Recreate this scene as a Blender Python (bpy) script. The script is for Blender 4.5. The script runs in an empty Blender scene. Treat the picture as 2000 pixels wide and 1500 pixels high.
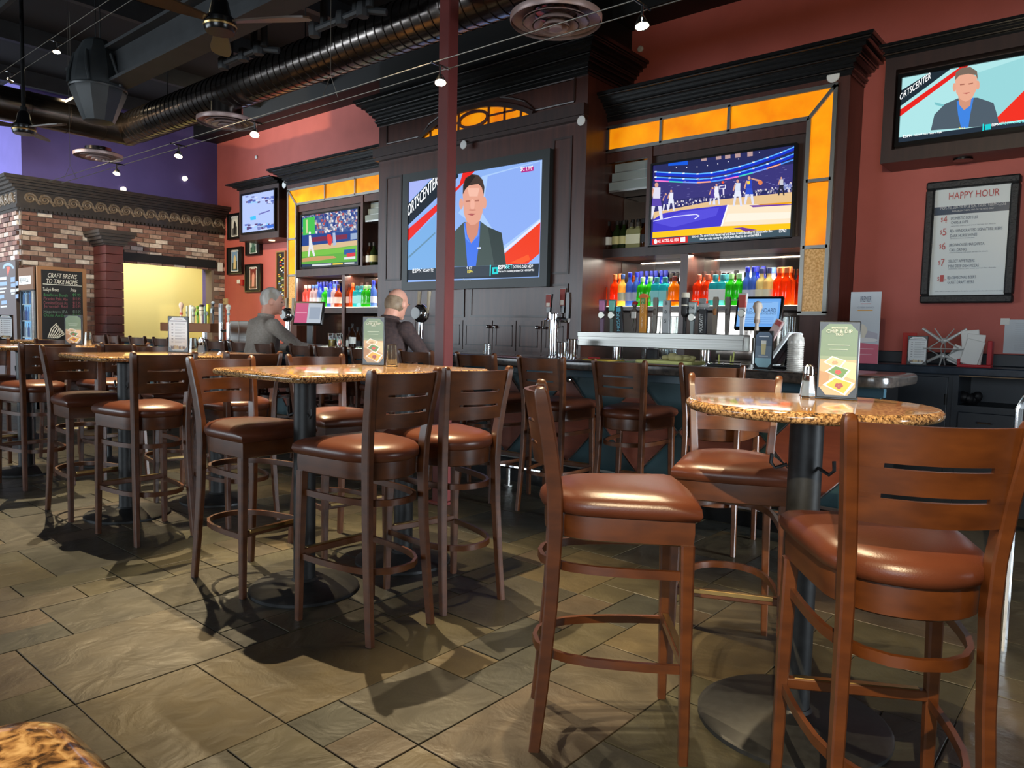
import bpy, math, random
from mathutils import Vector, Matrix
random.seed(7)
scene = bpy.context.scene
COL = scene.collection
PI = math.pi
# ------------------------------------------------------------------ camera
FPX = 1436.094
YAW, PITCH, ROLL = -0.703889, 0.0706755, -0.0230746
CAMZ = 1.27
_f = Vector((math.sin(YAW)*math.cos(PITCH), math.cos(YAW)*math.cos(PITCH), -math.sin(PITCH)))
_r0 = Vector((math.cos(YAW), -math.sin(YAW), 0)); _d0 = _f.cross(_r0)
_c, _s = math.cos(ROLL), math.sin(ROLL)
_r = _r0*_c + _d0*_s; _d = -_r0*_s + _d0*_c
cam = bpy.data.cameras.new('camera'); camo = bpy.data.objects.new('camera', cam); COL.objects.link(camo)
cam.sensor_width = 36; cam.lens = FPX/2000*36; cam.clip_start = .02; cam.clip_end = 200
mw = Matrix((( _r.x, -_d.x, -_f.x, 0), (_r.y, -_d.y, -_f.y, 0), (_r.z, -_d.z, -_f.z, CAMZ), (0,0,0,1)))
camo.matrix_world = mw
scene.camera = camo
vs = scene.view_settings
vs.view_transform = 'Standard'; vs.look = 'None'; vs.gamma = 1; vs.use_curve_mapping = False
vs.exposure = 0.12
# ------------------------------------------------------------------ world and daylight
world = bpy.data.worlds.new('world'); scene.world = world; world.use_nodes = True
bg = world.node_tree.nodes['Background']; bg.inputs[0].default_value = (.55, .68, .85, 1); bg.inputs[1].default_value = .08

def area(name, loc, target, sx, sy, power, color):
    l = bpy.data.lights.new(name, 'AREA'); l.shape = 'RECTANGLE'; l.size = sx; l.size_y = sy; l.energy = power; l.color = color
    o = bpy.data.objects.new(name, l); COL.objects.link(o); o.location = loc
    o.rotation_euler = (Vector(target)-Vector(loc)).to_track_quat('-Z', 'Y').to_euler(); return o
DAY = (.80, .91, 1.0)
area('added_daylight_near', (1.5, -7.4, 2.0), (0, 7, 2.0), 5, 2.4, 400, DAY)  # added area light, cools and brightens the right red wall
area('window_daylight', (-14, -7.5, 2.0), (-14, 4, 2.0), 12, 2.4, 800, DAY)
area('added_daylight_side', (-16.5, -2.5, 2.6), (-14.5, 4, 3.0), 4, 3, 210, DAY).data.spread = math.radians(70)  # extra area light inside the room, added to brighten the left purple and brick
area('window_daylight_entrance', (4.8, 4.3, 1.2), (-6, 4.0, .5), 2.0, 2.2, 55, DAY).data.spread = math.radians(34)

# ------------------------------------------------------------------ measuring helpers (survey of the room from the photograph)
def ray(x, y): return _f + _r*((x-1000)/FPX) + _d*((y-750)/FPX)
CAMP = Vector((0, 0, CAMZ))
def PY(x, y, Y): v = ray(x, y); return CAMP + v*(Y/v.y)
def PX(x, y, X): v = ray(x, y); return CAMP + v*(X/v.x)
def PZ(x, y, Z): v = ray(x, y); return CAMP + v*((Z-CAMZ)/v.z)

# ------------------------------------------------------------------ materials
def lin(c):
    def g(u):
        u /= 255.0
        return u/12.92 if u <= .04045 else ((u+.055)/1.055)**2.4
    return (g(c[0]), g(c[1]), g(c[2]), 1)
MATS = {}
def mat(name, c, r=.5, m=0., c2=None, sc=8., stretch=None, det=4., bump=0., bsc=None, coat=0., emit=0., spec=.5, ramp=(.35, .65), trans=0., rnd=None, croug=.15):
    if name in MATS: return MATS[name]
    M = bpy.data.materials.new(name); M.use_nodes = True; nt = M.node_tree; N = nt.nodes; L = nt.links
    b = N['Principled BSDF']; b.inputs['Base Color'].default_value = lin(c); b.inputs['Roughness'].default_value = r
    b.inputs['Metallic'].default_value = m; b.inputs['Specular IOR Level'].default_value = spec
    if coat: b.inputs['Coat Weight'].default_value = coat; b.inputs['Coat Roughness'].default_value = croug
    if trans: b.inputs['Transmission Weight'].default_value = trans
    if emit: b.inputs['Emission Color'].default_value = lin(c); b.inputs['Emission Strength'].default_value = emit
    if c2 or bump:
        tc = N.new('ShaderNodeTexCoord'); mp = N.new('ShaderNodeMapping'); L.new(tc.outputs['Object'], mp.inputs[0])
        if stretch: mp.inputs['Scale'].default_value = stretch
        nz = N.new('ShaderNodeTexNoise'); nz.inputs['Scale'].default_value = sc; nz.inputs['Detail'].default_value = det; L.new(mp.outputs[0], nz.inputs['Vector'])
        if c2:
            cr = N.new('ShaderNodeValToRGB'); cr.color_ramp.elements[0].position = ramp[0]; cr.color_ramp.elements[1].position = ramp[1]
            cr.color_ramp.elements[0].color = lin(c); cr.color_ramp.elements[1].color = lin(c2); L.new(nz.outputs['Fac'], cr.inputs[0])
            L.new(cr.outputs[0], b.inputs['Base Color'])
            if emit: L.new(cr.outputs[0], b.inputs['Emission Color'])
        if bump:
            n2 = nz
            if bsc: n2 = N.new('ShaderNodeTexNoise'); n2.inputs['Scale'].default_value = bsc; n2.inputs['Detail'].default_value = 3; L.new(mp.outputs[0], n2.inputs['Vector'])
            bp = N.new('ShaderNodeBump'); bp.inputs['Strength'].default_value = bump; bp.inputs['Distance'].default_value = .01
            L.new(n2.outputs['Fac'], bp.inputs['Height']); L.new(bp.outputs[0], b.inputs['Normal'])
    MATS[name] = M; return M

WOOD = mat('chair_wood', (70, 35, 12), .38, c2=(88, 46, 16), sc=3, stretch=(3, 3, 9), coat=.4, croug=.22)
LEATHER = mat('brown_leather', (80, 41, 26), .32, c2=(90, 47, 30), sc=5, bump=.06, bsc=260)
CABW = mat('cabinet_wood', (62, 29, 21), .4, c2=(78, 40, 29), sc=2.2, stretch=(8, 8, .8), coat=.28, croug=.24)
CABD = mat('cabinet_wood_dark', (42, 23, 19), .45, c2=(54, 31, 25), sc=2.2, stretch=(8, 8, .8), coat=.2)
CROWN = mat('black_crown_paint', (13, 13, 14), .28, coat=.5, croug=.12)
BLACK = mat('matte_black', (12, 12, 13), .6)
BLACKG = mat('gloss_black', (10, 10, 11), .25)
IRON = mat('black_iron', (24, 25, 26), .48, c2=(34, 35, 36), sc=40, bump=.05)
STEEL = mat('brushed_steel', (196, 196, 192), .28, 1, c2=(170, 170, 168), sc=3, stretch=(1, 1, 60))
STEELB = mat('steel_beam_sheet', (158, 157, 152), .34, 1, c2=(140, 139, 135), sc=2, stretch=(1, 60, 60), bump=.02)
CHROME = mat('chrome', (220, 222, 225), .1, 1)
BRASS = mat('worn_brass', (190, 160, 105), .3, 1)
PEWTER = mat('pewter_strip', (150, 148, 140), .35, 1)
DUCT = mat('galvanised_duct', (126, 118, 113), .22, 1, c2=(106, 99, 96), sc=6)
REDW = mat('red_wall_paint', (190, 96, 86), .6, c2=(182, 91, 81), sc=3, bump=.12, bsc=90)
PURP = mat('purple_wall_paint', (92, 82, 150), .75, c2=(86, 77, 142), sc=3)
CEILM = mat('black_ceiling', (13, 13, 14), .8)
BEAMM = mat('charcoal_steel', (46, 48, 50), .6, c2=(36, 38, 40), sc=4)
COLP = mat('maroon_paint', (104, 45, 42), .42, c2=(98, 41, 38), sc=5)
YELW = mat('pale_yellow_paint', (236, 222, 150), .8)
WHITE = mat('white_paint', (225, 226, 224), .5)
PAPER = mat('white_paper', (222, 224, 226), .6)
GLASS = mat('clear_glass', (240, 246, 246), .05, trans=1.)
BAROAK = mat('bar_top_stone', (44, 40, 38), .22, c2=(70, 62, 56), sc=30, coat=.4)
BARFR = mat('teal_black_panel', (44, 72, 78), .42, c2=(50, 80, 86), sc=5)
DIAM = mat('diamond_panel_wood', (128, 62, 42), .4, c2=(142, 72, 48), sc=3, stretch=(1, 1, 10))
NAVYC = mat('navy_black_cabinet', (22, 30, 40), .42, c2=(28, 37, 48), sc=4)
BRICKJ = mat('mortar', (120, 108, 100), .9, bump=.2, sc=60)
GROUT = mat('grout', (62, 58, 46), .8, c2=(72, 66, 54), sc=20)
SKIN = mat('skin', (226, 166, 142), .5, c2=(216, 152, 128), sc=12)
SWEATG = mat('grey_knit', (158, 148, 138), .85, c2=(144, 134, 124), sc=60, bump=.1, bsc=200)
JACK = mat('brown_black_fleece', (74, 54, 50), .85, c2=(58, 43, 42), sc=40, bump=.1, bsc=150)
TROUS = mat('dark_trousers', (34, 36, 44), .8)
HAIRG = mat('grey_hair', (206, 202, 196), .6, c2=(150, 138, 124), sc=16, stretch=(1, 1, .3), bump=.6, bsc=50)
HAIRB = mat('thin_brown_grey_hair', (160, 136, 110), .6, c2=(126, 100, 76), sc=20, bump=.2)

def vor_granite():
    M = bpy.data.materials.new('granite'); M.use_nodes = True; N = M.node_tree.nodes; L = M.node_tree.links
    b = N['Principled BSDF']; b.inputs['Roughness'].default_value = .12; b.inputs['Coat Weight'].default_value = .3; b.inputs['Coat Roughness'].default_value = .05
    tc = N.new('ShaderNodeTexCoord'); n1 = N.new('ShaderNodeTexNoise'); n1.inputs['Scale'].default_value = 120; n1.inputs['Detail'].default_value = 3
    n1.inputs['Distortion'].default_value = .8
    L.new(tc.outputs['Object'], n1.inputs['Vector'])
    cr = N.new('ShaderNodeValToRGB'); e = cr.color_ramp.elements
    e[0].position = .34; e[0].color = lin((58, 44, 34)); e[1].position = .7; e[1].color = lin((206, 170, 122))
    for p, c in ((.43, (104, 76, 50)), (.5, (150, 112, 72)), (.58, (178, 140, 94))):
        q = e.new(p); q.color = lin(c)
    L.new(n1.outputs['Fac'], cr.inputs[0]); L.new(cr.outputs[0], b.inputs['Base Color']); return M
GRANITE = vor_granite()

def island_mat(name, cols, rough, nscale, namt, bump, bscale, spec=.5):
    """random tint for each separate piece plus fine grain"""
    M = bpy.data.materials.new(name); M.use_nodes = True; N = M.node_tree.nodes; L = M.node_tree.links
    b = N['Principled BSDF']; b.inputs['Roughness'].default_value = rough; b.inputs['Specular IOR Level'].default_value = spec
    oi = N.new('ShaderNodeObjectInfo'); ge = N.new('ShaderNodeNewGeometry'); ad = N.new('ShaderNodeMath'); ad.operation = 'ADD'
    fr = N.new('ShaderNodeMath'); fr.operation = 'FRACT'
    L.new(oi.outputs['Random'], ad.inputs[0]); L.new(ge.outputs['Random Per Island'], ad.inputs[1]); L.new(ad.outputs[0], fr.inputs[0])
    cr = N.new('ShaderNodeValToRGB'); cr.color_ramp.interpolation = 'CONSTANT'; e = cr.color_ramp.elements
    e[0].position = 0; e[0].color = lin(cols[0]); e[1].position = 1/len(cols); e[1].color = lin(cols[1])
    for i, c in enumerate(cols):
        if i > 1: e.new(i/len(cols)).color = lin(c)
    L.new(fr.outputs[0], cr.inputs[0])
    n = N.new('ShaderNodeTexNoise'); n.inputs['Scale'].default_value = nscale; n.inputs['Detail'].default_value = 5
    L.new(ge.outputs['Position'], n.inputs['Vector'])
    mx = N.new('ShaderNodeMix'); mx.data_type = 'RGBA'; mx.blend_type = 'OVERLAY'; mx.inputs['Factor'].default_value = namt
    L.new(cr.outputs[0], mx.inputs['A']); L.new(n.outputs['Fac'], mx.inputs['B']); L.new(mx.outputs['Result'], b.inputs['Base Color'])
    n2 = N.new('ShaderNodeTexNoise'); n2.inputs['Scale'].default_value = bscale; n2.inputs['Detail'].default_value = 6; n2.inputs['Distortion'].default_value = .6
    L.new(ge.outputs['Position'], n2.inputs['Vector'])
    bp = N.new('ShaderNodeBump'); bp.inputs['Strength'].default_value = bump; bp.inputs['Distance'].default_value = .012
    L.new(n2.outputs['Fac'], bp.inputs['Height']); L.new(bp.outputs[0], b.inputs['Normal']); return M
SLATE = island_mat('slate_tile', [(61, 56, 41), (54, 51, 43), (69, 60, 42), (47, 47, 41), (59, 54, 38), (65, 56, 45), (53, 51, 38), (62, 56, 45)], .44, 4.5, .8, .8, 7)
BRICK = island_mat('weathered_brick', [(116, 82, 74), (100, 68, 62), (132, 102, 92), (82, 58, 54), (172, 156, 146), (120, 88, 78), (146, 120, 108), (200, 190, 182), (94, 68, 62), (160, 136, 124)], .85, 14, .7, .5, 40)

def flat(c, e=0.):
    k = 'flat_%d_%d_%d_%g' % (c[0], c[1], c[2], e)
    return mat(k, c, .55, emit=e)
def pic_mat(name, emit):
    """flat print or screen picture: colours come from the picture mesh's own colour attribute"""
    if name in MATS: return MATS[name]
    M = bpy.data.materials.new(name); M.use_nodes = True; N = M.node_tree.nodes; L = M.node_tree.links
    b = N['Principled BSDF']; a = N.new('ShaderNodeAttribute'); a.attribute_name = 'print'
    if emit:
        b.inputs['Base Color'].default_value = (0, 0, 0, 1); b.inputs['Roughness'].default_value = .3; b.inputs['Specular IOR Level'].default_value = .08
        L.new(a.outputs['Color'], b.inputs['Emission Color']); b.inputs['Emission Strength'].default_value = emit
    else:
        L.new(a.outputs['Color'], b.inputs['Base Color']); b.inputs['Roughness'].default_value = .3
    MATS[name] = M; return M

def bottle_mat(c):
    k = 'bottle_%d_%d_%d' % c
    if k in MATS: return MATS[k]
    M = bpy.data.materials.new(k); M.use_nodes = True; N = M.node_tree.nodes; L = M.node_tree.links
    N.remove(N['Principled BSDF']); out = N['Material Output']
    tr = N.new('ShaderNodeBsdfTransparent'); tr.inputs[0].default_value = lin(c)
    tl = N.new('ShaderNodeBsdfTranslucent'); tl.inputs[0].default_value = lin(c)
    df = N.new('ShaderNodeBsdfDiffuse'); df.inputs[0].default_value = lin(c)
    gl = N.new('ShaderNodeBsdfGlossy'); gl.inputs['Roughness'].default_value = .08
    m1 = N.new('ShaderNodeMixShader'); m1.inputs[0].default_value = .5; L.new(tl.outputs[0], m1.inputs[1]); L.new(df.outputs[0], m1.inputs[2])
    m2 = N.new('ShaderNodeMixShader'); m2.inputs[0].default_value = .72; L.new(tr.outputs[0], m2.inputs[1]); L.new(m1.outputs[0], m2.inputs[2])
    fn = N.new('ShaderNodeFresnel'); fn.inputs[0].default_value = 1.4
    m3 = N.new('ShaderNodeMixShader'); L.new(fn.outputs[0], m3.inputs[0]); L.new(m2.outputs[0], m3.inputs[1]); L.new(gl.outputs[0], m3.inputs[2])
    L.new(m3.outputs[0], out.inputs[0]); MATS[k] = M; return M

# ------------------------------------------------------------------ mesh helpers
def root_of(o):
    while o.parent: o = o.parent
    return o
class MB:
    def __init__(s): s.v = []; s.f = []; s.c = []
    def add(s, vs_, fs):
        n = len(s.v); s.v += [tuple(p) for p in vs_]; s.f += [tuple(i+n for i in f) for f in fs]; return s
    def box(s, x0, x1, y0, y1, z0, z1):
        if x1 < x0: x0, x1 = x1, x0
        if y1 < y0: y0, y1 = y1, y0
        if z1 < z0: z0, z1 = z1, z0
        return s.add([(x0,y0,z0),(x1,y0,z0),(x1,y1,z0),(x0,y1,z0),(x0,y0,z1),(x1,y0,z1),(x1,y1,z1),(x0,y1,z1)],
                     [(0,3,2,1),(4,5,6,7),(0,1,5,4),(1,2,6,5),(2,3,7,6),(3,0,4,7)])
    def bbox(s, x0, x1, y0, y1, z0, z1, b=.004):
        """box with chamfered edges on all sides (rings)"""
        def ring(o, z): return [(x0+o,y0+b,z),(x0+b,y0+o,z),(x1-b,y0+o,z),(x1-o,y0+b,z),(x1-o,y1-b,z),(x1-b,y1-o,z),(x0+b,y1-o,z),(x0+o,y1-b,z)]
        return s.loft([ring(b*.8, z0), ring(0, z0+b), ring(0, z1-b), ring(b*.8, z1)])
    def loft(s, rings, cap=True, closed=True):
        n = len(rings[0]); base = len(s.v)
        for r in rings: s.v += [tuple(p) for p in r]
        for i in range(len(rings)-1):
            for j in range(n if closed else n-1):
                k = (j+1) % n
                s.f.append((base+i*n+j, base+i*n+k, base+(i+1)*n+k, base+(i+1)*n+j))
        if cap and closed:
            s.f.append(tuple(base+j for j in reversed(range(n)))); s.f.append(tuple(base+(len(rings)-1)*n+j for j in range(n)))
        return s
    def cyl(s, p0, p1, r0, r1=None, n=12, cap=True):
        p0 = Vector(p0); p1 = Vector(p1); r1 = r0 if r1 is None else r1
        d = (p1-p0).normalized(); a = d.orthogonal().normalized(); b = d.cross(a)
        R = lambda p, r: [p + a*(r*math.cos(2*PI*i/n)) + b*(r*math.sin(2*PI*i/n)) for i in range(n)]
        return s.loft([R(p0, r0), R(p1, r1)], cap)
    def lathe(s, prof, c=(0,0,0), n=16, rot=0., sx=1., sy=1., cap=True):
        return s.loft([[(c[0]+sx*r*math.cos(2*PI*i/n+rot), c[1]+sy*r*math.sin(2*PI*i/n+rot), c[2]+z) for i in range(n)] for r, z in prof], cap)
    def tube(s, pts, r, n=8, cap=True):
        pts = [Vector(p) for p in pts]; rs = r if isinstance(r, (list, tuple)) else [r]*len(pts)
        t0 = (pts[1]-pts[0]).normalized(); a = t0.orthogonal().normalized(); rings = []
        for i, p in enumerate(pts):
            t = (pts[min(i+1, len(pts)-1)]-pts[max(i-1, 0)]).normalized()
            a = (a - t*a.dot(t)).normalized(); b = t.cross(a)
            rings.append([p + a*(rs[i]*math.cos(2*PI*j/n)) + b*(rs[i]*math.sin(2*PI*j/n)) for j in range(n)])
        return s.loft(rings, cap)
    def strip(s, pts, w, h):
        """flat bar bent along a horizontal path, w across, h high"""
        pts = [Vector(p) for p in pts]; rings = []
        for i, p in enumerate(pts):
            t = (pts[min(i+1, len(pts)-1)]-pts[max(i-1, 0)]); t.z = 0; t.normalize(); nn = Vector((-t.y, t.x, 0)); z = Vector((0,0,h/2))
            rings.append([p-nn*w/2-z, p+nn*w/2-z, p+nn*w/2+z, p-nn*w/2+z])
        return s.loft(rings)
    def ell(s, c, rx, ry, rz, n=14, m=8):
        rings = []
        for i in range(1, m):
            t = PI*i/m
            rings.append([(c[0]+rx*math.sin(t)*math.cos(2*PI*j/n), c[1]+ry*math.sin(t)*math.sin(2*PI*j/n), c[2]-rz*math.cos(t)) for j in range(n)])
        return s.loft(rings)
    def prism(s, poly, ext):
        """poly: list of 3D points (planar), extruded by vector ext"""
        e = Vector(ext); return s.loft([[Vector(p) for p in poly], [Vector(p)+e for p in poly]])
    def poly(s, pts): n = len(s.v); s.v += [tuple(p) for p in pts]; s.f.append(tuple(range(n, n+len(pts)))); return s
    def xform(s, M): s.v = [tuple(M @ Vector(p)) for p in s.v]; return s
    def build(s, name, m, parent=None, smooth=35, kind=None, label=None):
        off = Vector((0,0,0))
        if parent is not None: off = root_of(parent).location
        me = bpy.data.meshes.new(name)
        me.from_pydata([(p[0]-off.x, p[1]-off.y, p[2]-off.z) for p in s.v], [], s.f); me.materials.append(m)
        me.update()
        fix_normals(me)
        if smooth:
            me.polygons.foreach_set('use_smooth', [True]*len(me.polygons)); me.set_sharp_from_angle(angle=math.radians(smooth))
        o = bpy.data.objects.new(name, me); COL.objects.link(o)
        if parent is not None: o.parent = parent
        if kind: o['kind'] = kind
        if label: o['label'] = label
        return o
import bmesh
def fix_normals(me):
    bm = bmesh.new(); bm.from_mesh(me); bmesh.ops.recalc_face_normals(bm, faces=bm.faces); bm.to_mesh(me); bm.free()
def thing(name, label, cat, loc=(0,0,0), rz=0., group=None):
    o = bpy.data.objects.new(name, None); COL.objects.link(o); o.empty_display_size = .1
    o.location = loc; o.rotation_euler = (0, 0, rz); o['label'] = label; o['category'] = cat
    if group: o['group'] = group
    return o
def tag(o, label, cat, group=None):
    o['label'] = label; o['category'] = cat
    if group: o['group'] = group
    return o
def dup(root, loc=None, rz=None, label=None, group=None, mats=None):
    def cp(o, par):
        c = o.copy(); COL.objects.link(c); c.parent = par
        for ch in o.children: cp(ch, c)
        return c
    r = cp(root, None)
    if loc is not None: r.location = loc
    if rz is not None: r.rotation_euler = (0, 0, rz)
    if label: r['label'] = label
    if group: r['group'] = group
    return r
def picture(name, layers, parent, emit=0., nrm=(0,-1,0), step=.0004, pm=None):
    """flat printed picture or screen image; layers = [(rgb, [3D points])], each layer a hair in front of the last"""
    off = root_of(parent).location; nv = Vector(nrm); V = []; Fc = []; cols = []; step = min(step, .004/len(layers))
    for i, (c, pts) in enumerate(layers):
        b = len(V)
        for p in pts: V.append(tuple(Vector(p)+nv*(step*(i+1))-off)); cols.append(lin(c))
        Fc.append(tuple(range(b, b+len(pts))))
    me = bpy.data.meshes.new(name); me.from_pydata(V, [], Fc)
    at = me.attributes.new('print', 'FLOAT_COLOR', 'POINT')
    at.data.foreach_set('color', [x for c in cols for x in c]); me.materials.append(pm or pic_mat('screen_%g' % emit if emit else 'printed_card', emit)); me.update()
    o = bpy.data.objects.new(name, me); COL.objects.link(o); o.parent = parent; return o
_fc = {}
def letters(s, p0, ux, uz, height, m, parent, width=None, nrm=None, name='lettering', align='L', shear=0.):
    """raised lettering starting at p0, reading along ux, up uz"""
    k = (s, shear)
    if k not in _fc:
        cu = bpy.data.curves.new('t', 'FONT'); cu.body = s; cu.size = 1; cu.resolution_u = 2; cu.extrude = 0; cu.shear = shear
        ob = bpy.data.objects.new('t', cu); me = bpy.data.meshes.new_from_object(ob)
        _fc[k] = ([v.co.copy() for v in me.vertices], [tuple(p.vertices) for p in me.polygons])
        bpy.data.objects.remove(ob); bpy.data.curves.remove(cu); bpy.data.meshes.remove(me)
    vs_, fs = _fc[k]
    if not vs_: return None
    x0 = min(v.x for v in vs_); x1 = max(v.x for v in vs_); sc = height/.72
    sx = sc if width is None else width/(x1-x0)
    ux = Vector(ux).normalized(); uz = Vector(uz).normalized(); n = Vector(nrm) if nrm else ux.cross(uz)
    p0 = Vector(p0); dx = 0 if align == 'L' else -(x1-x0)*sx/2
    mb = MB(); mb.v = [tuple(p0 + ux*((v.x-x0)*sx+dx) + uz*(v.y*sc) + n*.0025) for v in vs_]; mb.f = fs
    off = root_of(parent).location; me = bpy.data.meshes.new(name)
    me.from_pydata([tuple(Vector(p)-off) for p in mb.v], [], mb.f); me.materials.append(m); me.update()
    o = bpy.data.objects.new(name, me); COL.objects.link(o); o.parent = parent; return o
def ellp(cx, cy, rx, ry, n=18, a0=0, a1=2*PI): return [(cx+rx*math.cos(a0+(a1-a0)*i/(n if a1-a0 >= 6.28 else n-1)), cy+ry*math.sin(a0+(a1-a0)*i/(n if a1-a0 >= 6.28 else n-1))) for i in range(n)]
def rrect(x0, x1, y0, y1, r, n=5):
    out = []
    for cx, cy, a in ((x1-r, y1-r, 0), (x0+r, y1-r, PI/2), (x0+r, y0+r, PI), (x1-r, y0+r, 1.5*PI)):
        out += [(cx+r*math.cos(a+PI/2*i/n), cy+r*math.sin(a+PI/2*i/n)) for i in range(n+1)]
    return out
# ================================================================== THE SETTING
WY, LX, CZ = 7.0, -13.25, 5.0
def struct(name, mb, m, smooth=0, parent=None):
    o = mb.build(name, m, parent, smooth)
    if parent is None: o['kind'] = 'structure'
    return o
floor = struct('floor', MB().box(-22, 5, -8, 8, -.08, -.005), GROUT)
def lay_tiles():
    u = .203; x0, y0 = -14.8, -.95; nx, ny = 84, 30
    used = [[False]*ny for _ in range(nx)]; out = []
    sizes = [(3, 2), (3, 2), (2, 2), (2, 2), (2, 1), (1, 2), (3, 3), (2, 3), (1, 1)]
    rnd = random.Random(11)
    for j in range(ny):
        for i in range(nx):
            if used[i][j]: continue
            for w, h in rnd.sample(sizes, len(sizes))+[(1, 1)]:
                if i+w <= nx and j+h <= ny and not any(used[a][b] for a in range(i, i+w) for b in range(j, j+h)): break
            for a in range(i, i+w):
                for b in range(j, j+h): used[a][b] = True
            out.append((x0+i*u, y0+j*u, w, h))
    def tile(mb, x, y, w, h, z=0.):
        g, b = .0025, .0015; X0, X1, Y0, Y1 = x+g, x+w*u-g, y+g, y+h*u-g
        r0 = [(X0, Y0, -.014), (X1, Y0, -.014), (X1, Y1, -.014), (X0, Y1, -.014)]
        r1 = [(X0, Y0, z-b), (X1, Y0, z-b), (X1, Y1, z-b), (X0, Y1, z-b)]
        r2 = [(X0+b, Y0+b, z), (X1-b, Y0+b, z), (X1-b, Y1-b, z), (X0+b, Y1-b, z)]
        n = len(mb.v); mb.v += r0+r1+r2
        for k in range(4):
            l = (k+1) % 4; mb.f += [(n+k, n+l, n+4+l, n+4+k), (n+4+k, n+4+l, n+8+l, n+8+k)]
        mb.f.append((n+8, n+9, n+10, n+11))
    def score(t):
        c = Vector((t[0]+t[2]*u/2, t[1]+t[3]*u/2, 0))-CAMP; z = c.dot(_f)
        if z < .5: return 0
        px, py = 1000+FPX*c.dot(_r)/z, 750+FPX*c.dot(_d)/z
        if px < -60 or px > 2060 or py > 1580: return 0
        return t[2]*t[3]/z**3
    out.sort(key=score, reverse=True)
    cache = {}
    for x, y, w, h in out[:300]:
        if (w, h) not in cache:
            mb = MB(); tile(mb, 0, 0, w, h); o = mb.build('floor_tile', SLATE, floor, 0); cache[(w, h)] = o
        else:
            o = cache[(w, h)].copy(); COL.objects.link(o); o.parent = floor
        o.location = (x, y, rnd.uniform(-.0012, .0012)); o.rotation_euler = (rnd.uniform(-.002, .002), rnd.uniform(-.002, .002), 0)
    mb = MB()
    for x, y, w, h in out[300:]: tile(mb, x, y, w, h, rnd.uniform(-.001, .001))
    mb.build('floor_tile', SLATE, floor, 0, kind='stuff')
lay_tiles()

struct('wall_front', MB().box(-22, 5, -7.8, -7.6, 0, CZ+.3), mat('tan_wall', (120, 92, 70), .8))
struct('wall_right', MB().box(5, 5.2, -7.8, WY+.12, 0, CZ+.3), mat('tan_wall', (120, 92, 70), .8))
wb = MB().box(LX, 5, WY, WY+.12, 0, CZ+.3); wall_back = struct('wall_back', wb, REDW)
OY0, OY1, OZ = 5.17, 6.76, 2.32                                   # opening in the left wall
wl = MB(); wl.box(LX-.12, LX, 3.96, WY+.12, OZ, CZ+.3); wl.box(LX-.12, LX, 3.96, OY0, 0, OZ); wl.box(LX-.12, LX, OY1, WY+.12, 0, OZ)
struct('wall_left', wl, PURP)
struct('wall_left_front', MB().box(-22, LX, 3.84, 3.96, 0, CZ+.3), PURP)
al = MB(); al.box(-15.0, -14.9, 4.4, 8.0, 0, 3); struct('wall_room_beyond', al, YELW)
struct('wall_room_beyond_side', MB().box(-14.9, LX-.12, 7.7, 7.8, 0, 3), YELW)
struct('wall_room_beyond_near', MB().box(-14.9, LX-.12, 4.3, 4.4, 0, 3), YELW)
struct('ceiling_room_beyond', MB().box(-15, LX-.12, 4.3, 7.8, 2.9, 3), YELW)
l = bpy.data.lights.new('room_beyond_lamp', 'AREA'); l.shape = 'RECTANGLE'; l.size = .7; l.size_y = 2.4; l.energy = 46; l.color = (1, .96, .86)
o = bpy.data.objects.new('room_beyond_lamp', l); COL.objects.link(o); o.location = (-14.1, 6.0, 2.85)
ceiling = struct('ceiling', MB().box(-22, 5, -8, WY+.3, CZ, CZ+.3), CEILM)
for i in range(9):
    x = -13+i*1.9; MB().box(x, x+.09, -3, WY, CZ-.22, CZ).build('joist', BEAMM, ceiling, 0)
struct('trim_1', MB().box(-7.62, -4.36, 6.22, WY, 4.1, CZ), BLACK)      # black bulkhead above the centre cabinet
struct('trim_2', MB().box(-13.25, -7.62, 6.55, WY, 4.62, CZ), BLACK)
sof = MB(); sof.box(-4.36, 5, 6.6, WY, PY(1390, 17, WY).z, CZ); struct('trim_3', sof, BLACK)

# steel beam along the room and its pipes
bm_ = thing('steel_beam', 'charcoal steel ceiling beam running above the round duct', 'beam', (-6, 3.1, 4.1))
z0 = PY(330, 118, 3.1).z
m_ = MB(); m_.box(-8.9, 2, 3.0, 3.22, z0, z0+.03); m_.box(-8.9, 2, 3.09, 3.13, z0+.03, z0+.33); m_.box(-8.9, 2, 3.0, 3.22, z0+.33, z0+.36); m_.build('flange_and_web', BEAMM, bm_, 0)
for sx in (0, 1):
    m_ = MB().box(-13, 0, 2.2+sx*.02, 2.24+sx*.02, z0+.5+sx*.1, z0+.56+sx*.1); m_.build('conduit', BEAMM, bm_, 0)
def pipes(px, py, Y, label):
    p = PY(px, py, Y); t = thing('sprinkler_pipe', label, 'pipe', p)
    m = MB(); m.tube([(p.x-.35, p.y, p.z+.05), (p.x-.3, p.y, p.z), (p.x+.3, p.y, p.z-.0), (p.x+.45, p.y+.1, p.z-.02)], .028, 8); m.build('run', BEAMM, t)
    for dx in (-.18, .22, .38): MB().tube([(p.x+dx, p.y, p.z), (p.x+dx, p.y, p.z+.55)], .03, 8).build('riser', BEAMM, t)
    for dx in (-.3, .05, .3): MB().lathe([(.045, -.05), (.05, 0), (.045, .05)], (p.x+dx, p.y, p.z), 8).build('coupling', BEAMM, t)
pipes(470, 110, 3.5, 'dark sprinkler pipes with short risers left above the silver duct')
pipes(660, 40, 3.5, 'dark sprinkler pipes with short risers above the duct near the column')

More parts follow.
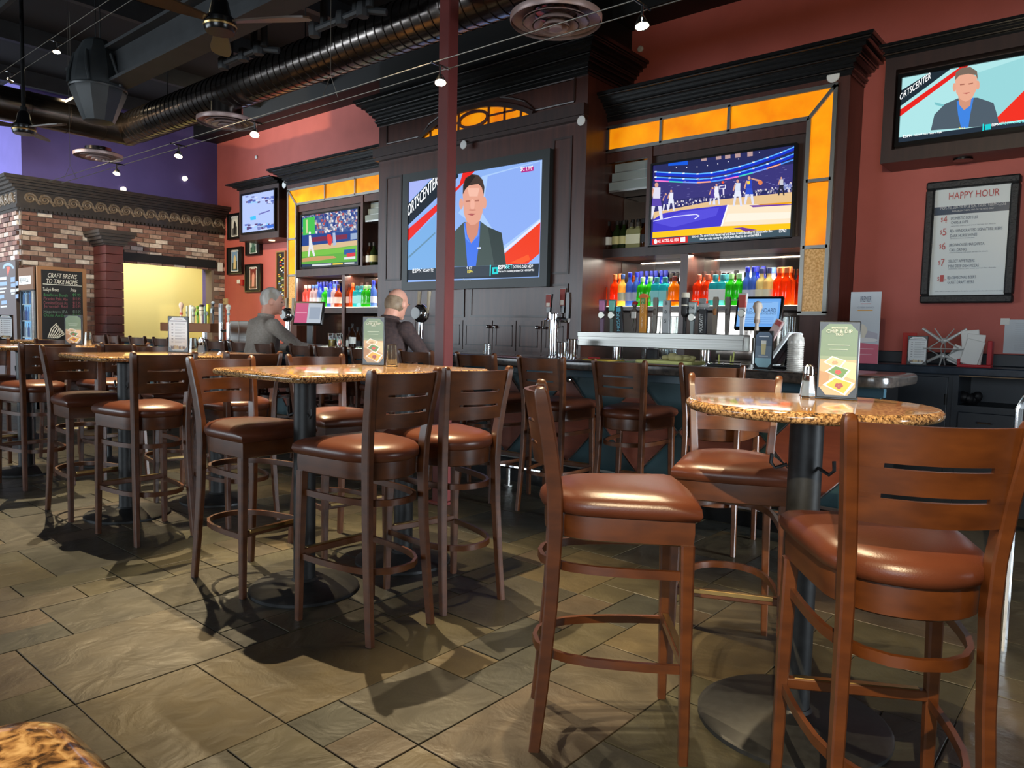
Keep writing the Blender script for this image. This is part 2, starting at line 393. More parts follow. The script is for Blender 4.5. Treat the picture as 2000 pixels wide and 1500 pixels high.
# maroon support column
ct = thing('support_column', 'maroon square steel column rising in front of the bar', 'column', (-3.9, 3.75, 0))
xa, xb = PY(849, 600, 3.7).x, PY(868.5, 600, 3.7).x
yb = PX(887, 600, xb).y
MB().bbox(xa, xb, 3.7, yb, 0, CZ, .006).build('shaft', COLP, ct)
MB().bbox(xa-.03, xb+.03, 3.67, yb+.03, 0, .02, .004).build('foot_plate', COLP, ct)
# ------------------------------------------------------------------ brick block with its cornice
BX, BYF = -13.0, 3.72
fac = thing('brick_facade', 'weathered brick block front with a carved dark cornice and a wide opening', 'facade', (-13.1, 5, 0))
mb = MB(); mb.box(LX, BX-.02, BYF+.1, OY0, 0, 2.95); mb.box(LX, BX-.02, OY1, WY, 0, 2.95); mb.box(LX, BX-.02, OY0, OY1, OZ, 2.95); mb.box(-18, BX-.02, BYF+.02, 3.84, 0, 2.95)
mb.build('mortar_bed', BRICKJ, fac, 0)
bm2 = MB().box(-.0, .035, 0, .198, 0, .062); bm2 = bm2.build('brick', BRICK, fac, 0)
bh2 = MB().box(0, .035, 0, .094, 0, .062).build('brick', BRICK, fac, 0)
bl2 = MB().box(0, .198, 0, .035, 0, .062).build('brick', BRICK, fac, 0)
nb = 0; rest = MB(); rb = random.Random(3); off = fac.location
first = {id(bm2): True, id(bh2): True, id(bl2): True}
def put_brick(src, p):
    global nb
    if nb >= 292:
        src_v = [tuple(Vector(v.co)+Vector(p)) for v in src.data.vertices]; rest.add(src_v, [tuple(f.vertices) for f in src.data.polygons]); return
    nb += 1
    if first[id(src)]: o = src; first[id(src)] = False
    else: o = src.copy(); COL.objects.link(o); o.parent = fac
    o.location = Vector(p)   # vertices were stored relative to the facade origin
row = 0; z = 2.95-.075
while z > .9:
    x = -13.0-.198-(0 if row % 2 else .1); k = 0
    while k < 8: put_brick(bl2, (x-k*.21+rb.uniform(-.002, .002), BYF-.012+rb.uniform(-.004, .004), z)); k += 1
    z -= .075; row += 1
row = 0; z = 2.95-.075
while z > .02:
    y = BYF+.035-(.105 if row % 2 else 0)
    while y < WY-.05:
        hf = y < BYF+.02
        L = .094 if hf else .198; yy = y+.105 if hf else y
        inside = OZ-.06 > z and yy+L > OY0 and yy < OY1
        if not inside and yy+L < WY: put_brick(bh2 if hf else bm2, (BX-.03+rb.uniform(-.005, .006), yy, z))
        elif not inside and yy+.094 < WY: put_brick(bh2, (BX-.03, yy, z))
        y += .21
    z -= .075; row += 1
if rest.f:
    o = rest.build('brick', BRICK, None, 0, kind='stuff'); o.parent = fac
# cornice
CARV = mat('carved_dark_bronze', (52, 44, 38), .42, c2=(34, 29, 26), sc=12, coat=.2)
cz = MB()
for o_, a, b in ((.03, 2.93, 2.97), (.05, 2.97, 3.02), (.035, 3.02, 3.23), (.07, 3.23, 3.26), (.12, 3.26, 3.3), (.17, 3.3, 3.34), (.22, 3.34, 3.37), (.25, 3.37, 3.42)):
    cz.box(LX, BX+o_, BYF-o_, WY, a, b); cz.box(-18, LX, BYF-o_, 3.84, a, b)
cz.build('cornice', CARV, fac, 0)
sp = []
for i in range(34):
    a = i*.42; r = .078*(1-i/36); sp.append((0, r*math.cos(a), r*math.sin(a)))
sp = [(0, -.16, -.075), (0, -.11, -.02), (0, -.02, .05)][:0]+sp
def scroll(M):
    m = MB().tube([(0, .17, -.06), (0, .12, -.075)]+sp, [.01, .016]+[.023*(1-i/48) for i in range(34)], 6)
    for k in range(3): m.ell((0, .13+.02*k, -.02+.04*k), .012, .05-.008*k, .014, 8, 6)
    return m.xform(M).build('scroll_ornament', mat('pale_bronze', (120, 106, 92), .4, c2=(84, 74, 64), sc=30), fac)  # scrolls paler than the cornice so they stand out
scm = scroll(Matrix()); scl = scroll(Matrix.Rotation(-PI/2, 4, 'Z'))
for k in range(16):
    o = scm if k == 0 else scm.copy()
    if k: COL.objects.link(o); o.parent = fac
    o.location = (BX+.038, 3.86+k*.2, 3.125)
for k in range(5):
    o = scl if k == 0 else scl.copy()
    if k: COL.objects.link(o); o.parent = fac
    o.location = (BX-.2-k*.22, BYF-.038, 3.125)
den = MB().box(0, .04, 0, .035, 0, .035).build('dentil', CARV, fac, 0)
for k in range(52):
    o = den if k == 0 else den.copy()
    if k: COL.objects.link(o); o.parent = fac
    o.location = (BX+.03, 3.72+k*.063, 2.935)
MB().box(LX-.12, BX+.012, OY0-.05, OY0+.01, 0, OZ).build('jamb', BLACK, fac, 0)
hd = MB().box(LX-.12, BX+.04, OY0-.02, OY1+.05, OZ-.01, OZ+.13); hd.build('lintel', BLACK, fac, 0)
MB().bbox(BX, BX+.03, 6.86, 6.95, 2.26, 2.42).build('sensor', WHITE, fac)
# ================================================================== BACK BAR
YC, YS = 6.2, 6.6                       # fronts of the centre and the side cabinets
CX0, CX1 = -7.62, -4.37                 # centre cabinet
LX0, RX1 = PY(560, 420, YS).x, PY(1645, 450, YS).x
AMB = mat('amber_glass_lit', (255, 165, 12), .25, c2=(232, 118, 6), sc=3.5, det=6, emit=.62, ramp=(.3, .75))
AMBF = mat('amber_glass_faded', (222, 180, 120), .2, c2=(186, 136, 74), sc=60, det=3, emit=.22)
SILV = mat('pewter_frame', (158, 156, 150), .33, 1)
MIRR = mat('smoked_mirror', (150, 140, 132), .06, 1)
LED = mat('led_shelf_lip', (255, 244, 214), .4, emit=5.)
def crown(t, x0, x1, yf, z0, z1, oh, left=True, right=True, n=9, m=None, name='crown_moulding'):
    mb = MB(); prof = [.04, .10, .10, .22, .34, .46, .62, .80, .92, 1.0, .97][:n]
    for i in range(n):
        a = z0+(z1-z0)*i/n; b = z0+(z1-z0)*(i+1)/n; o = oh*prof[i]
        mb.box(x0-(o if left else 0), x1+(o if right else 0), yf-o, WY, a, b)
    for i in (1, 4, 7):
        if i < n:
            z_ = z0+(z1-z0)*(i+1)/n-.006; o = oh*prof[i]+.003; xa, xb, yy = x0-(o if left else 0), x1+(o if right else 0), yf-o
            pts = ([(xa, WY-.02, z_)] if left else [])+[(xa, yy, z_), (xb, yy, z_)]+([(xb, WY-.02, z_)] if right else [])
            for a_, b_ in zip(pts, pts[1:]): mb.cyl(a_, b_, .011, n=8)  # added glossy beads, shaped to catch highlight lines along the edges
    return mb.build(name, m or CROWN, t, 30)
def panel(t, x0, x1, y, z0, z1, name='panel', m=None, mw=.022, proud=.012):
    """recessed panel with a moulding border on a face towards -y"""
    m = m or CABW
    p = MB().box(x0, x1, y-.003, y+.01, z0, z1).build(name, m, t, 0)
    q = MB()
    for a, b, c, d in ((x0, x1, z0, z0+mw), (x0, x1, z1-mw, z1), (x0, x0+mw, z0+mw, z1-mw), (x1-mw, x1, z0+mw, z1-mw)):
        q.box(a, b, y-proud, y, c, d)
    q.build('moulding', CABD, p, 0); return p

# ---- centre cabinet
zt = PY(1150, 144, YC).z                # bottom of its crown
zhead0, zhead1 = PY(1000, 262, YC).z, PY(1000, 240, YC).z
cc = thing('back_bar_cabinet', 'tall dark wood centre cabinet of the back bar with arched amber window and black crown', 'cabinet', ((CX0+CX1)/2, YC, 0))
cy = YC+.02
mb = MB(); mb.box(CX0, CX1, cy, WY, 0, zt); mb.build('carcass', CABW, cc, 0)
crown(cc, CX0, CX1, YC, zt, 4.17, .25)
mb = MB(); mb.box(CX0-.02, CX1+.02, YC-.07, YC+.02, PY(1000, 252, YC).z-.02, PY(1000, 252, YC).z+.09); mb.box(CX0-.01, CX1+.01, YC-.045, YC+.02, PY(1000, 252, YC).z-.06, PY(1000, 252, YC).z-.02)
mb.build('cornice_shelf', CABD, cc, 0)
zs = PY(1000, 252, YC).z+.09
# arched window: a segment of a circle above the cornice shelf
ax0, ax1 = PY(822, 290, YC).x, PY(1040, 243, YC).x
acx = (ax0+ax1)/2; hw = (ax1-ax0)/2; hgt = PY(925, 214, YC).z-zs; Rr = (hw*hw+hgt*hgt)/(2*hgt); azc = zs+hgt-Rr; aa = math.asin(hw/Rr)
def arc(R, n=24, s=1.): return [(acx+R*math.sin(-aa*s+2*aa*s*i/(n-1)), azc+R*math.cos(-aa*s+2*aa*s*i/(n-1))) for i in range(n)]
aw = MB().prism([(x, cy-.012, z) for x, z in arc(Rr)], (0, .012, 0)).build('amber_pane', AMB, cc, 0)
o1, i1 = arc(Rr+.05), arc(Rr)
mb = MB()
for k in range(23):
    mb.prism([(i1[k][0], YC-.03, i1[k][1]), (o1[k][0], YC-.03, o1[k][1]), (o1[k+1][0], YC-.03, o1[k+1][1]), (i1[k+1][0], YC-.03, i1[k+1][1])], (0, .05, 0))
mb.build('arch_moulding', CABD, cc, 0)
mb = MB(); mb.box(ax0, ax1, YC-.005, cy, zs-.01, zs+.012)
zm = zs+hgt*.5
def azt(x): return azc+math.sqrt(max(Rr*Rr-(x-acx)**2, 0))
for k in (-3, -2, -1, 1, 2, 3):
    x = acx+k*hw*.27
    mb.box(x-.012, x+.012, YC-.006, cy, zs, azt(x))
mb.box(acx-hw*.72, acx-.2, YC-.006, cy, zm-.01, zm+.01); mb.box(acx+.2, acx+hw*.72, YC-.006, cy, zm-.01, zm+.01)
ring = ellp(acx, zm, .24, hgt*.47, 28); rin = ellp(acx, zm, .205, hgt*.47-.035, 28)
for k in range(28):
    l = (k+1) % 28; mb.prism([(rin[k][0], YC-.01, rin[k][1]), (ring[k][0], YC-.01, ring[k][1]), (ring[l][0], YC-.01, ring[l][1]), (rin[l][0], YC-.01, rin[l][1])], (0, .02, 0))
mb.build('glazing_bars', mat('red_brown_bar', (84, 34, 22), .5), cc, 0)
# spandrel mouldings either side of the arch
for sg in (-1, 1):
    e = CX1-.16 if sg > 0 else CX0+.16
    q = [(e, zs+.06), (acx+sg*(hw+.02), zs+.06)]+[(acx+sg*(Rr+.11)*math.sin(aa*t), azc+(Rr+.11)*math.cos(aa*t)) for t in (.8, .6, .4)]+[(e, azc+(Rr+.11)*math.cos(aa*.4))]
    mb = MB(); q.append(q[0])
    for a, b in zip(q, q[1:]): mb.tube([(a[0], YC+.015, a[1]), (b[0], YC+.015, b[1])], .012, 6)
    mb.build('spandrel_moulding', CABD, cc)
# centre TV
def tv(name, label, x0, x1, y, z0, z1, bez, group=None, m=None, cat='television'):
    t = thing(name, label, cat, ((x0+x1)/2, y, z0)); m = m or BLACKG
    mb = MB(); mb.box(x0-bez, x1+bez, y, y+.06, z0-bez, z0); mb.box(x0-bez, x1+bez, y, y+.06, z1, z1+bez); mb.box(x0-bez, x0, y, y+.06, z0, z1); mb.box(x1, x1+bez, y, y+.06, z0, z1); mb.box(x0, x1, y+.02, y+.06, z0, z1)
    mb.build('bezel', m, t, 0); return t
YTV = YC-.05
tx0, tx1 = PY(797, 350, YTV).x, PY(1059, 310, YTV).x; tz0, tz1 = PY(1057, 541, YTV).z, PY(1059, 311, YTV).z
ctv = tv('television', 'very large television with a news presenter in the centre of the back bar', tx0, tx1, YTV, tz0, tz1, .1, m=mat('grey_black_bezel', (44, 50, 50), .4))
def zc(zx, zy, Y=YTV+.018): return PY(780+.18*zx, 290+.18*zy, Y)
def zl(pts, f=zc): return [f(*p) for p in pts]
SKN = (226, 162, 140)
news = [((140, 176, 238), [Vector((tx0, YTV+.018, tz0)), Vector((tx1, YTV+.018, tz0)), Vector((tx1, YTV+.018, tz1)), Vector((tx0, YTV+.018, tz1))])]
pl = lambda c, *pts: news.append((c, zl(pts)))
pl((166, 178, 240), (98, 345), (350, 318), (98, 590))
pl((30, 40, 52), (98, 600), (360, 322), (620, 268), (640, 285), (640, 180+130), (98, 830))
pl((150, 180, 242), (98, 830), (640, 318), (640, 340), (98, 858))
pl((232, 40, 36), (96, 875), (650, 395), (690, 260), (820, 243), (640, 440), (96, 1005))
pl((120, 172, 226), (96, 1010), (400, 720), (400, 1310), (92, 1315))
pl((100, 140, 170), (100, 1170), (390, 905), (390, 925), (100, 1195))
pl((168, 200, 245), (640, 700), (900, 300), (1550, 125), (1530, 780), (1150, 1110))
pl((140, 172, 240), (960, 300), (1530, 140), (1525, 760), (1130, 1060), (900, 700))
pl((222, 226, 245), (1120, 1110), (1530, 770), (1530, 800), (1140, 1135))
pl((236, 62, 30), (1142, 1140), (1530, 800), (1520, 1140), (1390, 1250), (1150, 1262))
pl((250, 90, 40), (1200, 1240), (1400, 1150), (1420, 1205), (1330, 1250))
pl((70, 84, 82), (430, 1290), (500, 1000), (640, 860), (700, 800), (880, 790), (960, 850), (1110, 915), (1140, 1120), (1160, 1265))
pl((54, 66, 66), (960, 850), (1110, 915), (1150, 1260), (1030, 1265))
pl((70, 118, 232), (700, 810), (880, 795), (870, 1000), (830, 1285), (740, 1285), (715, 980))
pl((96, 146, 246), (700, 800), (730, 940), (770, 1030), (715, 970)); pl((96, 146, 246), (880, 790), (850, 930), (785, 1025), (860, 950))
pl((206, 138, 116), (720, 800), (870, 790), (850, 930), (780, 1030), (735, 930))
pl(SKN, *ellp(672, 600, 22, 60)); pl(SKN, *ellp(925, 590, 24, 66))
pl(SKN, *([(688, 480), (700, 700), (730, 790), (775, 830), (825, 825), (875, 780), (905, 690), (920, 470), (890, 380), (800, 350), (720, 390)]))
pl((240, 186, 166), (740, 430), (870, 430), (850, 520), (760, 520)); pl((236, 176, 156), *ellp(795, 610, 24, 62))
pl((70, 56, 50), (690, 500), (692, 400), (720, 320), (790, 278), (860, 290), (905, 340), (925, 420), (918, 500), (895, 420), (860, 385), (760, 400), (720, 440))
pl((44, 36, 34), (700, 430), (720, 330), (790, 285), (830, 300), (770, 380), (710, 450))
pl((176, 112, 96), (720, 568), (770, 560), (770, 576), (724, 584)); pl((176, 112, 96), (822, 562), (870, 554), (866, 574), (824, 576))
pl((176, 92, 92), (735, 712), (780, 704), (832, 708), (790, 732)); pl((198, 128, 110), *ellp(795, 668, 40, 8))
pl((38, 46, 56), (92, 1318), (640, 1285), (1160, 1265), (1520, 1248), (1510, 1390), (92, 1430))
pl((54, 64, 76), (600, 1290), (985, 1275), (985, 1385), (600, 1400)); pl((60, 220, 226), (985, 1265), (997, 1265), (992, 1385), (982, 1385))
pl((30, 210, 214), (1010, 1290), (1075, 1286), (1075, 1360), (1010, 1365)); pl((38, 60, 70), (1030, 1308), (1056, 1306), (1056, 1342), (1030, 1345))
pl((178, 44, 132), (1325, 212), (1460, 194), (1458, 242), (1325, 264)); pl((200, 210, 240), (845, 1072), (888, 1070), (888, 1090), (845, 1092))
picture('screen', news, ctv, 1.0)
EW = flat((250, 250, 252), .95); EY = flat((240, 220, 80), .9); EC = flat((120, 235, 235), .9)
X1 = Vector((1, 0, 0)); Z1 = Vector((0, 0, 1)); NY = (0, -1, 0)
def ltv(s, a, b, h, m, par, f=zc, **k):
    p, q = f(*a), f(*b); p.y -= .02; letters(s, p, (q-p), Vector((0, 0, 1)), h, m, par, width=(q-p).length, nrm=NY, **k)
ltv('ORTSCENTER', (104, 748), (418, 398), .15, EW, ctv)
ltv('SC LIVE', (1330, 250), (1450, 232), .045, EW, ctv); ltv('ESPN', (158, 1352), (243, 1346), .05, EW, ctv); ltv('NCAAM T25', (268, 1340), (375, 1334), .035, EW, ctv)
ltv('9 ET', (745, 1312), (795, 1310), .03, EW, ctv); ltv('ESPN', (752, 1352), (805, 1350), .03, EY, ctv)
ltv('ESPN', (1088, 1312), (1165, 1306), .045, EW, ctv); ltv('BET', (1170, 1306), (1228, 1302), .045, EC, ctv); ltv('DOWNLOAD NOW', (1245, 1304), (1460, 1292), .035, EW, ctv)
ltv('Must be 21+. Gambling problem? Call 1-800-GAMBLER', (1088, 1346), (1480, 1328), .022, EW, ctv)
p = zc(692, 1436, YTV); q = zc(775, 1430, YTV); letters('Panasonic', p, X1, Z1, .03, flat((210, 210, 205)), ctv, width=q.x-p.x, nrm=NY)
# side strips, panels and doors of the centre cabinet
zp0, zp1 = PY(1095, 535, YC).z, PY(1095, 268, YC).z
panel(cc, PY(1076, 400, YC).x, PY(1113, 400, YC).x, cy, zp0, zp1); panel(cc, PY(752, 400, YC).x, PY(783, 400, YC).x, cy, PY(760, 548, YC).z, PY(760, 345, YC).z)
za, zb = PY(1000, 620, YC).z, PY(1000, 557, YC).z
for a, b in ((757, 905), (917, 1107)): panel(cc, PY(a, 600, YC).x, PY(b, 600, YC).x, cy, za, zb)
kn = []
zd0, zd1 = PY(960, 684, YC).z, PY(960, 626, YC).z
dx = [PY(p_, 650, YC).x for p_ in (757, 812, 862, 904, 962, 1008, 1058, 1108)]
for i in range(7):
    d_ = MB().box(dx[i]+.006, dx[i+1]-.006, cy-.022, cy, zd0, zd1).build('door', CABW, cc, 0)
    q = MB()
    for a, b, c, d in ((dx[i]+.05, dx[i+1]-.05, zd0+.05, zd0+.062), (dx[i]+.05, dx[i+1]-.05, zd1-.062, zd1-.05), (dx[i]+.05, dx[i]+.062, zd0+.05, zd1-.05), (dx[i+1]-.062, dx[i+1]-.05, zd0+.05, zd1-.05)): q.box(a, b, cy-.027, cy-.02, c, d)
    q.build('moulding', CABD, d_, 0)
    kx = dx[i+1]-.05 if i % 2 else dx[i]+.05
    MB().ell((kx, cy-.045, zd1-.07), .02, .022, .02, 10, 6).build('knob', CHROME, d_)
MB().box(CX0, CX1, YC-.12, YC+.1, 0, .95).build('lower_counter_base', CABD, cc, 0)
MB().bbox(CX0, CX1, YC-.16, YC+.1, .95, 1.0).build('counter_edge', STEEL, cc)
for a, b in ((1136, 236), (906, 283)):
    p = PY(a, b, YC-.07); MB().lathe([(.045, 0), (.05, .006), (.045, .012)], (0, 0, 0), 16).xform(Matrix.Translation((p.x, YC-.072, p.z)) @ Matrix.Rotation(PI/2, 4, 'X')).build('round_badge', WHITE, cc)

# ---- side cabinets: frame, amber strips, shelves
def side_cab(name, label, x0, x1, zcr0, zcr1, left, right):
    t = thing(name, label, 'cabinet', ((x0+x1)/2, YS, 0))
    MB().box(x0, x1, WY-.03, WY-.005, 0, zcr0).build('back_board', CABD, t, 0)
    crown(t, x0, x1, YS, zcr0, zcr1, .24, left, right)
    return t
# right one
rz0, rz1 = PY(1632, 152, YS).z, PY(1693, 58, 6.37).z
rc = side_cab('back_bar_cabinet', 'dark wood back bar cabinet right of centre, amber panes on its top and right side', CX1, RX1, rz0, rz1, False, True)
G = lambda px, py: PY(px, py, YS)
zto, zti = G(1632, 167).z, G(1573, 233).z         # amber strip, outer top and inner bottom
xro, xri = G(1619, 450).x, G(1572, 420).x
zbo = G(1600, 612).z
MB().box(CX1, RX1, YS, WY-.03, zto, rz0).build('header', CABW, rc, 0)
MB().box(xri, RX1, YS+.02, WY-.03, 0, zto).build('right_stile', CABW, rc, 0)
MB().box(xro+.0, RX1, YS, YS+.02, 0, zto).build('stile_edge', CABW, rc, 0)
MB().box(xri, xro, YS, YS+.02, 0, zbo).build('stile_foot', CABW, rc, 0)
SHZ0, SHZ1 = PY(1170, 505, YS).z, PY(1170, 488, YS).z
MB().box(CX1, xri, YS+.015, YS+.06, G(1400, 285).z, zti).build('tv_header', CABW, rc, 0)
xtl = PY(1270, 400, YS).x
MB().box(xtl-.03, xri, YS+.05, YS+.075, SHZ1, zti).build('tv_back_panel', CABD, rc, 0)
MB().box(xtl-.05, xtl, YS, WY-.03, SHZ1, zti).build('divider', CABW, rc, 0)
MB().box(CX1+.0, xri, YS-.02, WY-.03, SHZ0, SHZ1).build('upper_shelf', CABD, rc, 0)
BSZ = PY(1300, 598, 6.68).z
MB().box(CX1, xri, YS+.02, WY-.03, BSZ-.045, BSZ-.004).build('lower_shelf', CABD, rc, 0)
MB().box(CX1+.01, xri-.01, YS+.03, WY-.04, BSZ-.004, BSZ).build('lit_shelf_top', LED, rc, 0)
xdv = PY(1337, 540, YS).x
MB().box(xdv-.05, xdv+.03, YS, WY-.03, .95, SHZ0).build('divider', CABW, rc, 0)
MB().box(CX1+.005, xri, WY-.045, WY-.031, .95, zti).build('mirror', MIRR, rc, 0)
MB().box(CX1, xri, YS-.1, WY-.03, 0, .95).build('base_unit', CABD, rc, 0)
MB().bbox(CX1, RX1, YS-.14, WY-.03, .95, .99).build('counter', STEEL, rc)
def amber(t, cells, bars):
    """cells: list of (material, corner points); bars: pewter strips as point pairs"""
    for m, pts in cells: MB().prism([(p[0], YS-.004, p[1]) for p in pts], (0, .012, 0)).build('amber_pane', m, t, 0)
    for a, b, w in bars:
        d = Vector((b[0]-a[0], 0, b[1]-a[1])).normalized(); n_ = Vector((-d.z, 0, d.x))*w/2; A = Vector((a[0], YS-.022, a[1])); B = Vector((b[0], YS-.022, b[1]))
        MB().prism([A-n_, B-n_, B+n_, A+n_], (0, .03, 0)).build('pewter_bar', SILV, t, 0)
w = .035; b0, b1 = zti+.0, zto
xa_, xb_ = G(1292, 260).x, G(1425, 232).x; z1_, z2_ = G(1600, 352).z, G(1600, 482).z
h = w/2
amber(rc, [(AMB, [(CX1+.03, zti+h), (xa_-h, zti+h), (xa_-h, zto-h), (CX1+.03, zto-h)]), (AMB, [(xa_+h, zti+h), (xb_-h, zti+h), (xb_-h, zto-h), (xa_+h, zto-h)]),
    (AMB, [(xb_+h, zti+h), (xri+.0, zti+h), (xro-h*2, zto-h), (xb_+h, zto-h)]), (AMB, [(xri+h, z1_+h), (xro-h, z1_+h), (xro-h, zto-h*2), (xri+h, zti)]),
    (AMB, [(xri+h, z2_+h), (xro-h, z2_+h), (xro-h, z1_-h), (xri+h, z1_-h)]), (AMBF, [(xri+h, zbo+h), (xro-h, zbo+h), (xro-h, z2_-h), (xri+h, z2_-h)])],
    [((CX1, zto), (xro+h, zto), w), ((CX1, zti), (xri, zti), w), ((xro, zto), (xro, zbo), w), ((xri, zti), (xri, zbo), w), ((xri-h, zbo), (xro+h, zbo), w), ((xri, zti), (xro, zto), w*.9),
     ((xa_, zti), (xa_, zto), w*.8), ((xb_, zti), (xb_, zto), w*.8), ((xri, z1_), (xro, z1_), w*.8), ((xri, z2_), (xro, z2_), w*.8), ((CX1+.015, zti), (CX1+.015, zto), w)])
p = PY(1628, 149, YS); MB().lathe([(.05, 0), (.055, .006), (.05, .012)], (0, 0, 0), 16).xform(Matrix.Translation((p.x, YS-.002, p.z)) @ Matrix.Rotation(PI/2, 4, 'X')).build('round_badge', WHITE, rc)
# left one
lc = side_cab('back_bar_cabinet', 'dark wood back bar cabinet left of centre, amber panes on its top and left side', LX0, CX0, PY(735, 328, YS).z, PY(735, 281, 6.37).z, True, False)
lzto, lzti = G(735, 340).z, G(735, 374).z
lxo, lxi = G(564, 450).x, G(580, 450).x
lzbo = G(575, 606).z
MB().box(LX0, CX0, YS, WY-.03, lzto, PY(735, 328, YS).z).build('header', CABW, lc, 0)
MB().box(LX0, lxi, YS+.02, WY-.03, 0, lzto).build('left_stile', CABW, lc, 0)
MB().box(LX0, lxo, YS, YS+.02, 0, lzto).build('stile_edge', CABW, lc, 0); MB().box(lxo, lxi, YS, YS+.02, 0, lzbo).build('stile_foot', CABW, lc, 0)
MB().box(lxi, CX0, YS+.015, YS+.06, G(640, 405).z, lzti).build('tv_header', CABW, lc, 0)
lSZ0, lSZ1 = G(700, 535).z, G(700, 520).z
lxd = G(704, 460).x
MB().box(lxi, lxd, YS+.05, YS+.075, lSZ1, lzti).build('tv_back_panel', CABD, lc, 0); MB().box(lxd-.0, lxd+.05, YS, WY-.03, lSZ1, lzti).build('divider', CABW, lc, 0)
MB().box(lxi, CX0, YS-.02, WY-.03, lSZ0, lSZ1).build('upper_shelf', CABD, lc, 0)
lBZ = PY(660, 600, 6.68).z
MB().box(lxi, CX0, YS+.02, WY-.03, lBZ-.09, lBZ-.004).build('lower_shelf', CABD, lc, 0); MB().box(lxi+.01, CX0-.01, YS+.03, WY-.04, lBZ-.004, lBZ).build('lit_shelf_top', LED, lc, 0)
lxm = G(670, 560).x; MB().box(lxm-.03, lxm+.04, YS, WY-.03, .95, lSZ0).build('divider', CABW, lc, 0)
MB().box(lxi, CX0-.005, WY-.045, WY-.031, .95, lzti).build('mirror', MIRR, lc, 0)
MB().box(LX0, CX0, YS-.1, WY-.03, 0, .95).build('base_unit', CABD, lc, 0); MB().bbox(LX0, CX0, YS-.14, WY-.03, .95, .99).build('counter', STEEL, lc)
la, lb = G(636, 395).x, G(695, 380).x; lz1, lz2 = G(572, 467).z, G(572, 538).z
amber(lc, [(AMB, [(lxo+h*2, lzto-h), (lxi, lzti+h), (la-h, lzti+h), (la-h, lzto-h)]), (AMB, [(la+h, lzti+h), (lb-h, lzti+h), (lb-h, lzto-h), (la+h, lzto-h)]), (AMB, [(lb+h, lzti+h), (CX0-.03, lzti+h), (CX0-.03, lzto-h), (lb+h, lzto-h)]),
    (AMB, [(lxo+h, lz1+h), (lxi-h, lz1+h), (lxi-h, lzti), (lxo+h, lzto-h*2)]), (AMB, [(lxo+h, lz2+h), (lxi-h, lz2+h), (lxi-h, lz1-h), (lxo+h, lz1-h)]), (AMBF, [(lxo+h, lzbo+h), (lxi-h, lzbo+h), (lxi-h, lz2-h), (lxo+h, lz2-h)])],
    [((lxo-h, lzto), (CX0, lzto), w), ((lxi, lzti), (CX0, lzti), w), ((lxo, lzto), (lxo, lzbo), w), ((lxi, lzti), (lxi, lzbo), w), ((lxo-h, lzbo), (lxi+h, lzbo), w), ((lxi, lzti), (lxo, lzto), w*.9),
     ((la, lzti), (la, lzto), w*.8), ((lb, lzti), (lb, lzto), w*.8), ((lxo, lz1), (lxi, lz1), w*.8), ((lxo, lz2), (lxi, lz2), w*.8)])
p = PY(556, 361, YS); MB().lathe([(.05, 0), (.055, .006), (.05, .012)], (0, 0, 0), 16).xform(Matrix.Translation((p.x, YS-.002, p.z)) @ Matrix.Rotation(PI/2, 4, 'X')).build('round_badge', WHITE, lc)
# lamps of the lit shelves
def strip_lamp(x0, x1, y, z, power, col=(1, .93, .8)):
    l = bpy.data.lights.new('shelf_led', 'AREA'); l.shape = 'RECTANGLE'; l.size = x1-x0; l.size_y = .03; l.energy = power; l.color = col
    o = bpy.data.objects.new('shelf_led', l); COL.objects.link(o); o.location = ((x0+x1)/2, y, z); o.rotation_euler = (0, 0, 0)
strip_lamp(CX1+.1, xri-.1, YS+.1, SHZ0-.01, 22); strip_lamp(lxi+.1, CX0-.1, YS+.1, lSZ0-.01, 18)
# glass boxes at the top of the side shelves
def glass_box(x0, x1, z0, z1, label):
    t = thing('menu_holder_box', label, 'box', ((x0+x1)/2, YS+.2, z0))
    for k in range(3):
        za = z0+(z1-z0)*k/3; d = .05*k
        MB().box(x0, x1, YS+.03+d, YS+.045+d, za+.02, za+(z1-z0)/3).build('glass_pane', mat('grey_glass', (150, 160, 158), .08, 0, spec=.9), t, 0)
        MB().box(x0, x1, YS+.03+d, YS+.33, za, za+.02).build('shelf', STEEL, t, 0)
glass_box(CX1+.02, xtl-.06, G(1220, 372).z, G(1220, 312).z, 'stepped steel and glass rack left of the basketball television')
glass_box(lxd+.06, CX0-.01, G(722, 432).z, G(722, 392).z, 'stepped steel and glass rack right of the baseball television')
# ================================================================== OTHER TELEVISIONS
YT = YS+.0
def quad(x0, x1, z0, z1, y): return [Vector((x0, y, z0)), Vector((x1, y, z0)), Vector((x1, y, z1)), Vector((x0, y, z1))]
def clampq(g, x0, x1, z0, z1): return [(c, [Vector((min(max(p.x, x0), x1), p.y, min(max(p.z, z0), z1))) for p in pts]) for c, pts in g]
